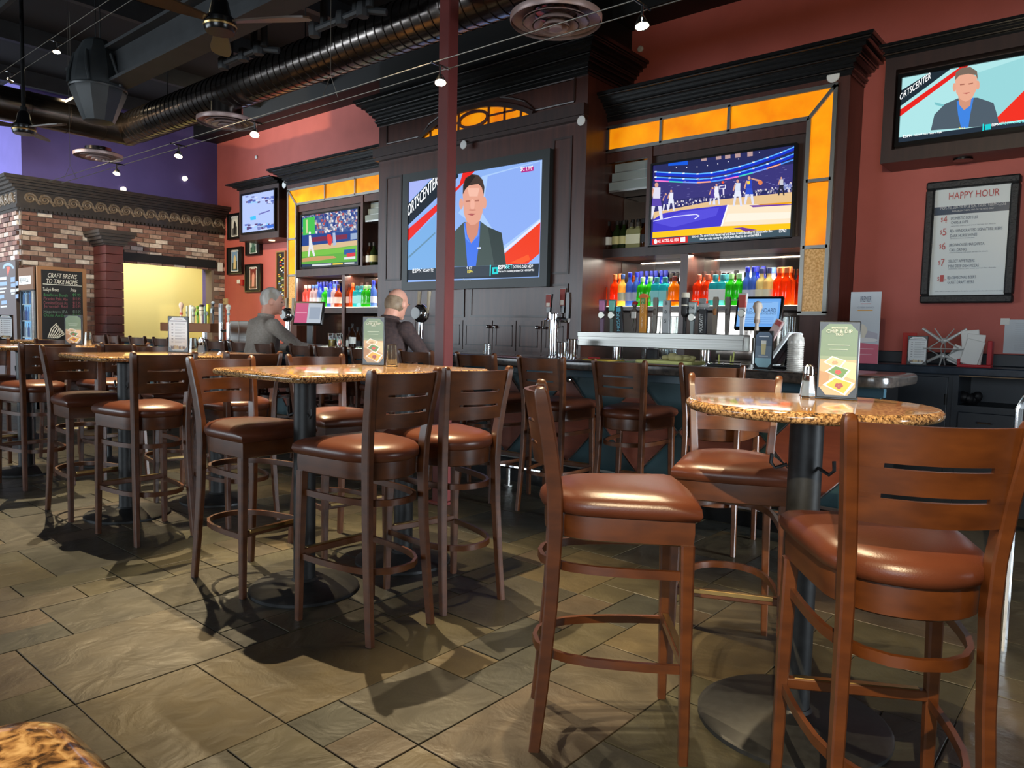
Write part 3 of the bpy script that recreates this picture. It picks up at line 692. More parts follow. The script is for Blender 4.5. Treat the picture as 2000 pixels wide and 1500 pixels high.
# basketball, right cabinet
bx0, bx1 = PY(1276, 330, YT).x, PY(1552, 300, YT).x; bz0, bz1 = PY(1272, 479, YT).z, PY(1553, 284, YT).z
btv = tv('television', 'television showing a basketball game above the bottle shelf', bx0, bx1, YT-.02, bz0, bz1, .02)
bf = lambda x, y: PY(1270+.15*x, 270+.15*y, YT-.002)
g = [((46, 44, 104), quad(bx0, bx1, bz0, bz1, YT-.002))]
pl = lambda c, *pts: g.append((c, zl(pts, bf)))
pl((40, 44, 92), (70, 340), (1890, 90), (1890, 700), (60, 760)); pl((58, 54, 120), (60, 580), (1880, 330), (1870, 640), (50, 830))
for y0, y1, dy in ((430, 100, 26), (500, 190, 24)):
    top = [(70+i*182, y0+(34*math.sin(min(i/5, 1)*PI/2))-(y0+34-y1)*max(0, (i-3)/7)**1.5) for i in range(11)]
    pl((26, 52, 200), *(top+[(x, y+dy+26) for x, y in reversed(top)])); pl((96, 176, 255), *(top+[(x, y+dy-10) for x, y in reversed(top)]))
    for x, y in top[::1]: pl((225, 240, 255), (x-14, y), (x+14, y-3), (x+14, y+14), (x-14, y+17))
top = [(60+i*182, 545+(30*math.sin(min(i/5, 1)*PI/2))-(545+30-265)*max(0, (i-3)/7)**1.5) for i in range(11)]
for i in range(10): pl(((240, 120, 200), (70, 210, 190), (120, 160, 250), (255, 170, 140), (80, 150, 250))[i % 5], top[i], top[i+1], (top[i+1][0], top[i+1][1]+18), (top[i][0], top[i][1]+18))
rb2 = random.Random(5)
for i in range(9): pl((240, 240, 255), *ellp(340+i*135, 385-i*i*3.2, 7, 7, 6))
for x in (700, 890, 1010, 1140, 1300): pl((180, 150, 150), (x-35, 240-(x-700)*.1), (x+35, 232-(x-700)*.1), (x+35, 290-(x-700)*.1), (x-35, 300-(x-700)*.1))
pl((26, 90, 220), (235, 320), (490, 288), (490, 345), (235, 360))
for i in range(150):
    x = rb2.uniform(330, 1850); y = 855-(x-400)*.135+rb2.uniform(-45, 30); pl(rb2.choice([(190, 190, 210), (120, 110, 150), (230, 220, 220), (90, 90, 140)]), (x-8, y-10), (x+8, y-10), (x+7, y+12), (x-7, y+12))
for i in range(60):
    x = rb2.uniform(80, 1850); y = rb2.uniform(600, 830)-(x-80)*.14; pl(rb2.choice([(90, 86, 150), (70, 66, 130), (120, 120, 180)]), (x-16, y), (x+16, y-4), (x+16, y+4), (x-16, y+9))
pl((226, 190, 140), (45, 960), (400, 900), (900, 800), (1865, 700), (1855, 1110), (930, 1150), (40, 1230))
pl((246, 226, 196), (1020, 870), (1855, 850), (1850, 1105), (935, 1145)); pl((250, 238, 220), (1010, 980), (1850, 960), (1850, 1040), (970, 1090))
pl((68, 58, 200), (40, 1060), (160, 980), (420, 935), (1020, 868), (925, 1145), (35, 1225)); pl((250, 250, 255), (1005, 868), (1022, 866), (940, 1146), (918, 1148))
pl((86, 78, 216), (60, 1100), (420, 960), (900, 900), (860, 1010), (300, 1160)); 
pl((220, 220, 255), (40, 1075), (330, 1012), (600, 985), (650, 1010), (585, 1055), (575, 1045), (628, 1012), (595, 997), (330, 1024), (40, 1085))
pl((250, 196, 24), (32, 1225), (925, 1150), (1840, 1105), (1835, 1180), (900, 1240), (30, 1300)); pl((110, 60, 150), (1080, 1170), (1200, 1160), (1400, 1195), (1240, 1215))
pl((250, 200, 30), (820, 1240), (1000, 1185), (1160, 1180), (1240, 1215)); pl((234, 160, 20), (1390, 860), (1855, 830), (1855, 850), (1480, 880)); pl((110, 60, 160), (1290, 875), (1855, 855), (1855, 868), (1340, 900))
pl((64, 84, 96), (30, 1310), (1835, 1180), (1830, 1275), (25, 1385)); pl((214, 36, 40), (28, 1315), (492, 1278), (490, 1360), (25, 1388)); pl((240, 240, 245), (395, 1292), (458, 1286), (458, 1345), (395, 1350)); pl((240, 240, 245), *ellp(72, 1345, 22, 32))
def player(x, y, h, jer, sh, sk=(214, 160, 138), ln=0, leg=(222, 222, 240)):
    pl(sk, *ellp(x+ln, y, h*.055, h*.07, 10)); pl(jer, (x-h*.11+ln, y+h*.07), (x+h*.11+ln, y+h*.07), (x+h*.10, y+h*.38), (x-h*.10, y+h*.38))
    pl(sh, (x-h*.11, y+h*.38), (x+h*.11, y+h*.38), (x+h*.15, y+h*.6), (x-h*.15, y+h*.6))
    pl(leg, (x-h*.14, y+h*.6), (x-h*.04, y+h*.6), (x-h*.12, y+h*.98), (x-h*.2, y+h*.98)); pl(leg, (x+h*.04, y+h*.6), (x+h*.14, y+h*.6), (x+h*.18, y+h*.98), (x+h*.1, y+h*.98))
    pl(sk, (x-h*.11+ln, y+h*.09), (x-h*.06+ln, y+h*.1), (x-h*.15, y+h*.4), (x-h*.2, y+h*.36))
player(1140, 560, 330, (214, 222, 240), (226, 230, 245)); player(1290, 520, 350, (44, 70, 190), (50, 80, 200)); pl((214, 160, 138), (1310, 530), (1330, 520), (1440, 545), (1430, 572)); pl((226, 130, 80), *ellp(1435, 578, 30, 30)); pl((240, 210, 70), (1262, 560), (1300, 555), (1300, 598), (1266, 602))
player(865, 610, 260, (232, 232, 246), (232, 232, 246)); player(812, 650, 220, (80, 60, 150), (80, 60, 150)); player(275, 690, 260, (228, 232, 246), (228, 232, 246)); player(205, 730, 220, (60, 56, 140), (60, 56, 140)); player(85, 610, 460, (220, 216, 236), (90, 70, 170)); player(1710, 520, 230, (200, 200, 210), (40, 40, 60), leg=(40, 40, 60))
pl((240, 240, 255), (900, 620), (985, 605), (985, 655), (902, 668)); pl((70, 66, 140), (910, 628), (976, 616), (976, 646), (912, 658)); pl((240, 90, 60), *ellp(948, 575, 18, 16)); pl((230, 220, 240), (945, 665), (965, 662), (965, 740), (948, 742))
for i in range(14): x = 1750+rb2.uniform(0, 110); y = rb2.uniform(580, 690); pl(rb2.choice([(170, 180, 220), (120, 130, 190), (220, 200, 200)]), *ellp(x, y, 16, 20, 8))
picture('screen', clampq(g, bx0, bx1, bz0, bz1), btv, 1.0)
ltv('ALL ACCESS. ALL HERE.', (110, 1362), (380, 1338), .03, EW, btv, f=bf)
ltv('SIDE HIT', (555, 1298), (635, 1290), .018, EW, btv, f=bf)
ltv('The stretch run has arrived and Shaun Powell identifies 10 players who should', (660, 1290), (1625, 1222), .026, EW, btv, f=bf); ltv('have key roles during the playoff push. Read his list on the NBA App', (660, 1330), (1480, 1272), .026, EW, btv, f=bf); ltv('ESPN2', (1690, 1232), (1775, 1226), .03, EW, btv, f=bf)

# baseball, left cabinet
kx0, kx1 = PY(590, 440, YT).x, PY(700, 430, YT).x; kz0, kz1 = PY(590, 522, YT).z, PY(701, 407, YT).z
ktv = tv('television', 'television showing a baseball game over the left bottle shelf', kx0, kx1, YT-.02, kz0, kz1, .025)
kf = lambda x, y: PY(400+x/4, 330+y/4, YT-.002)
pl = lambda c, *pts: g.append((c, zl(pts, kf)))
g = [((60, 90, 150), quad(kx0, kx1, kz0, kz1, YT-.002))]
for i in range(420):
    x = rb2.uniform(768, 1195); t_ = rb2.random(); y = 350-(x-765)*.1+t_*165
    pl(rb2.choice([(70, 96, 160), (150, 150, 170), (200, 190, 190), (50, 70, 140), (180, 80, 80), (110, 120, 150), (40, 60, 130), (220, 220, 226)]), (x-8, y-9), (x+8, y-9), (x+7, y+10), (x-7, y+10))
pl((70, 190, 80), (768, 390), (860, 370), (862, 505), (768, 520)); pl((200, 210, 150), (790, 400), (805, 396), (808, 500), (792, 505))
pl((32, 66, 140), (762, 520), (1202, 480), (1202, 555), (760, 605)); pl((120, 40, 70), (840, 535), (1115, 510), (1115, 545), (840, 570)); pl((150, 170, 200), (1140, 505), (1200, 498), (1200, 545), (1140, 552))
pl((214, 184, 140), (760, 605), (1202, 555), (1202, 600), (760, 650)); pl((96, 172, 66), (760, 648), (1202, 595), (1202, 725), (758, 745)); pl((120, 190, 70), (760, 650), (1202, 600), (1202, 640), (760, 690)); pl((200, 150, 100), (760, 700), (880, 682), (1010, 680), (1030, 695), (920, 712), (760, 728))
pl((226, 226, 230), (815, 520), (830, 518), (845, 600), (865, 680), (850, 682), (830, 620), (818, 685), (806, 684), (815, 600)); pl((220, 60, 60), (955, 515), (985, 510), (1000, 560), (985, 600), (965, 590)); pl((170, 186, 214), (1000, 500), (1020, 498), (1030, 590), (1005, 605)); pl((230, 230, 235), *ellp(822, 500, 9, 12, 10))
pl((40, 90, 160), (1090, 632), (1180, 622), (1178, 660), (1090, 670)); pl((214, 60, 70), (1110, 660), (1178, 652), (1178, 680), (1110, 688)); pl((220, 225, 232), (1090, 690), (1178, 682), (1178, 702), (1090, 708))
pl((46, 66, 90), (758, 745), (1202, 722), (1202, 762), (758, 778)); pl((230, 200, 70), (1000, 738), (1080, 733), (1080, 755), (1000, 760)); pl((210, 214, 220), (840, 746), (990, 738), (990, 752), (840, 760)); pl((210, 214, 220), (1092, 732), (1170, 728), (1170, 748), (1092, 752))
picture('screen', clampq(g, kx0, kx1, kz0, kz1), ktv, 1.0)

# small television in its own housing, far left
YH = 6.55
hx0, hx1 = PY(470, 400, YH).x, PY(538, 400, YH).x
ht = thing('television_housing', 'small dark wood television housing with crown beside the framed pictures', 'housing', ((hx0+hx1)/2, YH, PY(540, 455, YH).z))
hz0, hz1 = PY(540, 453, YH).z, PY(540, 364, YH).z
MB().box(hx0-.08, min(hx1+.06, LX0-.005), YH+.02, WY, hz0-.08, hz1+.05).build('box', CABD, ht, 0); crown(ht, hx0-.08, min(hx1+.06, LX0-.005), YH+.02, hz1+.05, PY(545, 350, YH).z+.04, .2, True, False, 8)
MB().lathe([(.05, 0), (.05, .012)], ((hx0+hx1)/2+.1, YH+.2, hz0-.092), 14).build('spot_trim', flat((255, 236, 190), 1.5), ht)
stv = tv('television', 'small television with a pale blue picture in the housing on the red wall', hx0+.06, hx1-.02, YH-.02, hz0+.05, hz1-.05, .03)
sf = lambda x, y: PY(400+x/4, 330+y/4, YH-.002)
g = [((176, 194, 240), quad(hx0+.06, hx1-.02, hz0+.05, hz1-.05, YH-.002))]
for i in range(70):
    x = rb2.uniform(315, 540); y = rb2.choice([rb2.uniform(215, 265), rb2.uniform(430, 470)]); pl_ = zl([(x-12, y-4), (x+12, y-8), (x+10, y+5), (x-10, y+8)], sf); g.append((rb2.choice([(120, 130, 190), (150, 200, 240), (90, 110, 190), (200, 210, 245), (90, 70, 120)]), pl_))
g.append(((70, 190, 240), zl([(355, 375), (400, 365), (402, 395), (360, 402)], sf))); g.append(((110, 110, 180), zl([(420, 350), (510, 320), (512, 328), (424, 360)], sf))); g.append(((60, 110, 210), zl([(490, 440), (545, 432), (545, 455), (490, 464)], sf)))
picture('screen', clampq(g, hx0+.06, hx1-.02, hz0+.05, hz1-.05), stv, 1.05)

# television in the box on the right wall
YR = 6.62
rx0, rx1 = PY(1757, 200, YR).x, PY(1757, 200, YR).x+.98; rzb, rzt = PY(1752, 277, YR).z, PY(1757, 150, YR).z
rh = thing('television_box', 'dark television box with a crown ledge high on the right red wall', 'housing', ((rx0+rx1)/2, YR, rzb-.1))
q_ = MB(); q_.box(rx0-.12, rx1+.12, YR, WY, rzb-.16, rzb-.06); q_.box(rx0-.12, rx1+.12, YR, WY, rzt+.06, rzt+.16); q_.box(rx0-.12, rx0-.04, YR, WY, rzb-.06, rzt+.06); q_.box(rx1+.04, rx1+.12, YR, WY, rzb-.06, rzt+.06); q_.box(rx0-.04, rx1+.04, YR+.1, WY, rzb-.06, rzt+.06)
q_.build('box', CABD, rh, 0); crown(rh, rx0-.12, rx1+.12, YR, rzt+.16, rzt+.27, .1, True, True, 6)
MB().lathe([(.07, -.012), (.07, 0), (.04, .002)], ((rx0+rx1)/2-.05, YR+.18, rzb-.16), 18).build('recessed_light', BLACKG, rh)
rtv = tv('television', 'television showing the news presenter in the box above the happy hour poster', rx0, rx1, YR+.03, rzb, rzt, .03)
rf = lambda x, y: PY(1300+x*.35, y*.35, YR+.048)
g = [((172, 224, 226), quad(rx0, rx1, rzb, rzt, YR+.048))]
pl = lambda c, *pts: g.append((c, zl(pts, rf)))
def clip(pts): return pts
pl((150, 210, 214), (1620, 640), (1700, 420), (2000, 320), (2000, 600), (1860, 660))
pl((32, 44, 54), (1306, 505), (1470, 392), (1590, 378), (1306, 592)); pl((226, 36, 32), (1304, 612), (1640, 372), (1690, 365), (1304, 650)); pl((236, 50, 36), (1850, 655), (2300, 330), (2300, 620), (1860, 690))
pl((120, 190, 196), (1500, 570), (1580, 590), (1600, 640), (1580, 632), (1560, 600), (1505, 585))
pl((78, 92, 104), (1480, 728), (1500, 640), (1560, 580), (1630, 550), (1740, 545), (1830, 575), (1850, 640), (1860, 690), (1770, 705))
pl((64, 130, 220), (1625, 565), (1720, 545), (1700, 640), (1690, 712), (1650, 716), (1632, 640)); pl((206, 146, 120), (1632, 530), (1710, 525), (1700, 590), (1665, 615), (1640, 585))
pl((226, 164, 138), *ellp(1612, 488, 10, 24)); pl((226, 164, 138), *ellp(1742, 475, 11, 26)); pl((228, 168, 142), (1616, 440), (1622, 520), (1645, 555), (1675, 568), (1710, 550), (1735, 500), (1738, 430), (1700, 405), (1650, 408))
pl((120, 104, 92), (1614, 450), (1620, 405), (1650, 380), (1700, 374), (1738, 398), (1744, 450), (1732, 420), (1690, 412), (1640, 422)); pl((170, 110, 92), (1642, 470), (1668, 467), (1668, 474), (1644, 477)); pl((170, 110, 92), (1690, 466), (1716, 461), (1716, 468), (1692, 473)); pl((180, 96, 90), (1655, 520), (1700, 515), (1680, 526))
pl((38, 50, 64), (1297, 768), (1770, 705), (2300, 640), (2300, 690), (1297, 800)); pl((40, 220, 220), (1770, 692), (1776, 691), (1774, 730), (1768, 731)); pl((30, 200, 204), (1782, 696), (1816, 691), (1816, 722), (1782, 727))
g = [(c, [Vector((min(max(p.x, rx0), rx1), p.y, min(max(p.z, rzb), rzt))) for p in pts]) for c, pts in g]
picture('screen', g, rtv, 1.0)
def lr(s, a, b, h, m): ltv(s, a, b, h, m, rtv, f=rf)
lr('ORTSCENTER', (1310, 566), (1480, 438), .055, EW); lr('ESPN', (1330, 772), (1375, 764), .022, EW); lr('ESPN', (1822, 708), (1862, 702), .02, EW); lr('BET DOWNLOAD NOW', (1866, 702), (2030, 680), .02, EC); lr('NCAAM T25 | Texas vs Baylor', (1390, 762), (1550, 740), .015, EW); lr('9 ET', (1640, 724), (1672, 720), .015, EY)

# ================================================================== BOTTLES
PROF = dict(tall=[(.0365, 0), (.0385, .01), (.0385, .185), (.034, .205), (.018, .225), (.0145, .24), (.0145, .29)],
            slim=[(.031, 0), (.033, .008), (.033, .19), (.027, .215), (.014, .24), (.0125, .25), (.0125, .305)],
            round=[(.042, 0), (.047, .012), (.047, .07), (.043, .12), (.047, .165), (.036, .195), (.017, .21), (.016, .255)],
            square=[(.044, 0), (.05, .008), (.05, .17), (.042, .195), (.02, .21), (.018, .25)],
            whisky=[(.04, 0), (.043, .008), (.043, .16), (.034, .19), (.017, .215), (.0145, .225), (.0145, .28)])
def make_bottle(kind, col, cap, lab):
    t = thing('bottle', '', 'bottle'); pr = PROF[kind]; sq = kind == 'square'; n = 4 if sq else 14
    if sq: pr = [(r*1.0, z) for r, z in pr]
    MB().lathe(pr, (0, 0, 0), n, PI/4 if sq else 0).build('glass', bottle_mat(col), t, 50 if not sq else 20)
    r, z = pr[-1]; MB().lathe([(r+.002, z-.03), (r+.003, z-.005), (r+.003, z+.012), (r, z+.016)], (0, 0, 0), 10).build('cap', flat(cap), t)
    if lab:
        R = max(p[0] for p in pr)+.0012; zz = pr[2][1]
        if sq: MB().lathe([(R, .045), (R, zz-.03)], (0, 0, 0), 4, PI/4, cap=False).build('label', flat(lab), t, 0)
        else: MB().lathe([(R, .05), (R, min(.13, zz-.03))], (0, 0, 0), 14, cap=False).build('label', flat(lab), t)
    return t
_bp = {}
def bottle(px, Y, zsh, key, scale, where):
    kind, col, cap, lab, nm = key
    x = PY(px, 560, Y).x
    if key not in _bp: t = make_bottle(kind, col, cap, lab); _bp[key] = t
    else: t = dup(_bp[key])
    t.location = (x, Y, zsh); t.rotation_euler = (0, 0, random.uniform(-.4, .4) if kind != 'square' else random.uniform(-.1, .1)); t.scale = (scale*1.22, scale*1.22, scale*1.02)
    t['label'] = where; t['group'] = 'bottles on the back bar shelves'; return t
OR = ('tall', (255, 96, 20), (230, 120, 60), None, 'bright orange bottle'); YE = ('tall', (255, 225, 120), (60, 90, 150), (250, 240, 200), 'pale yellow bottle')
BL = ('slim', (110, 150, 235), (24, 40, 190), (210, 214, 235), 'clear blue bottle'); DB = ('slim', (30, 50, 200), (20, 26, 110), None, 'cobalt blue bottle')
GR = ('round', (70, 214, 50), (170, 220, 150), (150, 214, 140), 'bright green bottle'); AQ = ('square', (60, 214, 226), (40, 120, 130), (150, 226, 226), 'square aqua bottle')
AM = ('round', (236, 150, 20), (120, 40, 30), (150, 40, 60), 'amber bottle'); RD = ('round', (240, 70, 20), (190, 90, 60), (250, 190, 130), 'red orange bottle')
PK = ('tall', (250, 120, 110), (240, 190, 180), None, 'pink bottle'); CL = ('tall', (235, 215, 220), (90, 130, 200), (240, 220, 225), 'clear bottle'); WY_ = ('tall', (250, 236, 170), (60, 70, 130), (250, 240, 210), 'pale frosted bottle')
GW = ('whisky', (60, 80, 40), (40, 30, 26), (226, 216, 150), 'green whisky bottle'); BR = ('whisky', (70, 36, 16), (24, 20, 18), (230, 226, 214), 'dark brown bottle'); PA = ('square', (236, 232, 170), (60, 50, 40), (240, 236, 200), 'pale square bottle'); BA = ('whisky', (90, 44, 14), (20, 16, 14), (30, 30, 32), 'black label whiskey bottle')
AQW = ('square', (70, 214, 226), (60, 140, 150), (240, 244, 240), 'aqua bottle with white label'); PL = ('whisky', (200, 90, 50), (60, 30, 24), (240, 214, 210), 'amber bottle with pink label')
F, B = 6.68, 6.83
def row(items, zsh, Yd, sc, place):
    n = {}
    for px, key in items:
        n[key] = n.get(key, 0)+1
    cnt = {}
    ordn = ['first', 'second', 'third', 'fourth', 'fifth', 'sixth', 'seventh', 'eighth']
    for px, key in items:
        cnt[key] = cnt.get(key, 0)+1
        pre = key[4] if n[key] == 1 else ordn[cnt[key]-1]+' '+key[4]+' from left'
        bottle(px, Yd, zsh, key, sc, pre+', '+place)
row([(1178, OR), (1201, OR), (1216, YE), (1230, BL), (1243, BL), (1255, GR), (1270, GR), (1283, AQ), (1299, AQ), (1317, AM)], BSZ, F, 1.08, 'front row, left bay under basketball screen')
row([(1190, OR), (1211, OR), (1252, DB), (1263, DB), (1272, DB), (1281, DB), (1291, DB), (1300, DB), (1311, BR), (1322, BR)], BSZ, B, 1.14, 'back row, left bay under basketball screen')
row([(1365, RD), (1382, RD), (1397, AQW), (1412, AQW), (1428, GR), (1443, GR), (1459, BL), (1471, BL), (1487, WY_), (1501, WY_), (1521, OR), (1535, OR)], BSZ, F, 1.1, 'front row, right bay under basketball screen')
row([(1376, PL), (1391, PL), (1402, PL), (1421, AQ), (1437, BR), (1478, DB), (1490, DB), (1510, CL), (1527, OR), (1541, OR)], BSZ, B, 1.15, 'back row, right bay under basketball screen')
row([(1185, BR), (1202, GW), (1215, GW), (1230, PA), (1243, PA), (1257, BA)], SHZ1, F, 1.0, 'front row beside basketball screen')
row([(1207, BR), (1219, BA), (1232, BR), (1243, BA), (1252, BR)], SHZ1, B, 1.08, 'back row beside basketball screen')
row([(597, PK), (604, PK), (611, CL), (618, CL), (625, BL), (636, GR), (645, BL), (653, CL), (661, PL)], lBZ, F, 1.1, 'front row, left bay under baseball screen')
row([(602, PK), (622, DB), (628, DB), (634, DB), (640, DB), (647, DB), (653, DB), (659, DB)], lBZ, B, 1.22, 'back row, left bay under baseball screen')
row([(681, PL), (689, OR), (698, AQ), (706, AQ), (714, GR), (721, GR), (730, BL)], lBZ, F, 1.12, 'front row, right bay under baseball screen')
row([(686, PL), (708, PL), (718, PL), (729, DB)], lBZ, B, 1.2, 'back row, right bay under baseball screen')
row([(722, BR), (730, GW)], lSZ1, F, 1.1, 'on shelf right of baseball screen')
# ================================================================== THE BAR
BXL, BXR, BF = -11.9, PY(1738, 728, 4.45).x, 4.45
bar = thing('bar_counter', 'long dark bar counter with diamond panelled front and polished stone top', 'bar', ((BXL+BXR)/2, 4.9, 0))
MB().box(BXL+.15, BXR-.12, 4.8, 5.2, 0, 1.0).build('carcass', BLACKG, bar, 0); MB().box(BXL+.15, BXR-.12, 4.78, 4.8, 0, 1.0).build('front_board', BARFR, bar, 0)
top = MB(); r_ = .035
top.loft([[(x, y, z) for x, y in rrect(BXL+o, BXR-o, BF+o, 5.25-o, .12-o*.5)] for o, z in ((.03, .995), (.006, 1.005), (0, 1.03), (.004, 1.058), (.018, 1.068))]); top.build('bar_top', BAROAK, bar)
MB().box(BXL+.12, BXR-.09, 4.72, 4.78, .93, .995).build('top_rail', mat('rail_reflection_blue', (58, 84, 96), .22), bar, 0)  # dark trim; a pale blue reflection is mixed into its colour
MB().box(BXL+.12, BXR-.09, 4.74, 4.78, .0, .2).build('kick_board', BLACKG, bar, 0)
MB().box(BXL+.12, BXR-.09, 4.735, 4.745, .205, .225).build('metal_strip', STEEL, bar, 0)
xs = [PY(p, q, 4.76).x for p, q in ((995, 737), (1111, 747), (1255, 756))]; spc = (xs[2]-xs[0])/2; zt_, zb_ = .925, .235; zmid = (zt_+zb_)/2
k0 = int((BXL+.5-xs[1])/spc)
dm = MB().prism([(0, 4.765, zt_), (spc/2-.01, 4.765, zmid), (0, 4.765, zb_), (-spc/2+.01, 4.765, zmid)], (0, .02, 0)).build('diamond_panel', DIAM, bar, 0)
de = MB()
for a, b in (((0, zt_), (spc/2, zmid)), ((spc/2, zmid), (0, zb_)), ((0, zb_), (-spc/2, zmid)), ((-spc/2, zmid), (0, zt_))): de.tube([(a[0], 4.762, a[1]), (b[0], 4.762, b[1])], .006, 6)
de = de.build('metal_edge', CHROME, dm)
hk0 = MB().tube([(0, 4.76, .9), (0, 4.7, .9), (0, 4.68, .92), (0, 4.69, .94)], .008, 6).ell((0, 4.75, .9), .022, .012, .022, 10, 6).build('coat_hook', CHROME, dm)
x = xs[1]+k0*spc; k = 0
while x < BXR-.4:
    o = dm
    if k:
        o = dm.copy(); COL.objects.link(o); o.parent = bar
        for ch in (de, hk0): c = ch.copy(); COL.objects.link(c); c.parent = o
    o.location = (x, 0, 0); x += spc; k += 1
fr = thing('foot_rail', 'polished metal foot rail along the base of the bar', 'rail', (-6, 4.55, 0))
MB().tube([(BXL+.2, 4.56, .17), (BXR-.1, 4.56, .17)], .022, 10).build('tube', CHROME, fr)
x = BXR-.35
while x > BXL: MB().tube([(x, 4.56, .17), (x, 4.56, 0)], .018, 8).lathe([(.04, 0), (.04, .012)], (x, 4.56, 0), 10).build('post', STEEL, fr); x -= 1.25

# ---------------- tap towers
def tap(par, x, y, z, h, kind, c1, c2=None, word=None, tilt=0., lab=None):
    """faucet handle standing on a beam; kinds: paddle, tile, ball, figure, can, stick"""
    M_ = Matrix.Translation((x, y, z)) @ Matrix.Rotation(tilt, 4, 'Y')
    def B_(mb, n, m, p=None): return mb.xform(M_).build(n, m, p or par)
    f1 = flat(c1); f2 = flat(c2 or c1)
    if kind == 'paddle':
        t = B_(MB().loft([[(-w, -d, zz), (w, -d, zz), (w, d, zz), (-w, d, zz)] for w, d, zz in ((.012, .01, 0), (.014, .011, h*.35), (.022, .014, h*.62), (.03, .016, h*.98), (.028, .012, h))]), 'tap_handle', f1)
        B_(MB().lathe([(.026, 0), (.03, .004), (.026, .01)], (0, 0, 0), 14).xform(Matrix.Translation((0, -.014, h*.52)) @ Matrix.Rotation(PI/2, 4, 'X')), 'badge', PEWTER, t)
        B_(MB().bbox(-.026, .026, -.018, .0, h*.66, h*.96, .003), 'face', f2, t)
    elif kind == 'tile':
        t = B_(MB().bbox(-.03, .03, -.014, .014, 0, h, .004), 'tap_handle', f1)
        if c2: B_(MB().bbox(-.02, .02, -.0175, -.012, h*.8, h*.97, .002), 'emblem', f2, t)
    elif kind == 'ball':
        t = B_(MB().lathe([(.01, 0), (.016, h*.2), (.012, h*.35), (.02, h*.5), (.016, h*.66), (.022, h*.7), (.034, h*.84), (.026, h*.95), (.006, h)], (0, 0, 0), 14), 'tap_handle', f1)
        B_(MB().lathe([(.02, h*.4), (.022, h*.45), (.02, h*.5)], (0, 0, 0), 14), 'collar', f2, t)
    elif kind == 'figure':
        m = MB().ell((0, 0, h*.88), .02, .02, h*.1, 10, 8).ell((0, 0, h*.62), .026, .018, h*.17, 10, 8); m.tube([(-.008, 0, h*.48), (-.018, 0, h*.25), (-.006, 0, 0)], [.012, .009, .01], 8).tube([(.008, 0, h*.48), (.02, 0, h*.25), (.006, 0, 0)], [.012, .009, .01], 8).tube([(-.02, 0, h*.72), (-.036, -.01, h*.55), (-.02, -.02, h*.46)], .008, 8)
        t = B_(m, 'tap_handle', f1); B_(MB().bbox(-.012, .03, -.03, -.02, h*.45, h*.66, .003), 'shield', f2, t); B_(MB().ell((.004, 0, h*.93), .024, .022, h*.07, 10, 6), 'cap', flat((170, 40, 40)) if c2 == (205, 200, 190) else f2, t)
    elif kind == 'can':
        t = B_(MB().lathe([(.012, 0), (.014, h*.4), (.028, h*.46), (.03, h*.5), (.03, h*.9), (.026, h)], (0, 0, 0), 16), 'tap_handle', f1); B_(MB().lathe([(.031, h*.88), (.031, h*.94), (.027, h*1.005)], (0, 0, 0), 16), 'rim', f2, t); B_(MB().lathe([(.0308, h*.68), (.0308, h*.71)], (0, 0, 0), 16, cap=False), 'band', f2, t)
    else:
        t = B_(MB().loft([[(-w, -.012, zz), (w, -.012, zz), (w, .012, zz), (-w, .012, zz)] for w, zz in ((.009, 0), (.012, h*.1), (.015, h*.5), (.018, h*.92), (.014, h))]), 'tap_handle', f1)
        if c2: B_(MB().ell((0, -.01, h*.6), .016, .012, h*.1, 10, 6), 'emblem', f2, t)
    if word:
        wd, cm, sz, mode = word
        q = Matrix.Translation((x, y, z)) @ Matrix.Rotation(tilt, 4, 'Y')
        if mode == 'up': letters(wd, q @ Vector((sz*.36, -.0165, .012)), (q.to_3x3() @ Vector((0, 0, 1))), (q.to_3x3() @ Vector((-1, 0, 0))), sz, flat(cm), t, width=h*.74, nrm=NY)
        elif mode == 'stack':
            n_ = len(wd)
            for i, ch in enumerate(wd):
                if ch != ' ': letters(ch, (x, y-.0165, z+h*.86-i*h*.8/n_), X1, Z1, sz, flat(cm), t, nrm=NY, align='C')
        else: letters(wd, (x, y-.021, z+h*.76), X1, Z1, sz, flat(cm), t, nrm=NY, align='C')
    if lab: t['label'] = lab
    return t
YB = 5.02
tw = thing('tap_tower', 'long stainless tap tower beam with a row of beer handles on the bar', 'tap tower', (PY(1290, 660, YB).x, YB, 1.068))
b0_, b1_ = PY(1136, 660, YB).x, PY(1459, 665, YB).x; zb0, zb1 = PY(1300, 681, YB).z, PY(1300, 651, YB).z
MB().bbox(b0_, b1_, YB-.06, YB+.06, zb0, zb1, .006).build('beam', STEELB, tw)
MB().bbox(b0_+.001, b1_-.001, YB-.063, YB-.055, zb0+(zb1-zb0)*.66, zb1-.002, .002).build('upper_lip', STEELB, tw)
for p in (1206, 1378):
    x = PY(p, 690, YB).x; MB().lathe([(.055, 0), (.055, .008), (.04, .012), (.04, zb0-1.068)], (x, YB, 1.068), 18).build('leg', CHROME, tw)
T = lambda p, q: (PY(p, 640, YB).x, YB, zb1, PY(p, q, YB).z-zb1)
def tp(p, q, *a, **k): x, y, z, h = T(p, q); return tap(tw, x, y, z, h, *a, **k)
tp(1176, 585, 'paddle', (120, 92, 118), (196, 120, 170), lab='purple tap handle'); tp(1195, 585, 'paddle', (96, 112, 106), (120, 200, 180), lab='green tap handle')
tp(1212, 598, 'tile', (24, 28, 34), (70, 170, 200), ('MOSAIC', (120, 200, 220), .03, 'up'), -.1)
tp(1238, 588, 'figure', (92, 84, 76), (205, 200, 190)); tp(1256, 580, 'tile', (214, 140, 30), (90, 150, 60), ('MANGO CART', (245, 226, 190), .02, 'stack'))
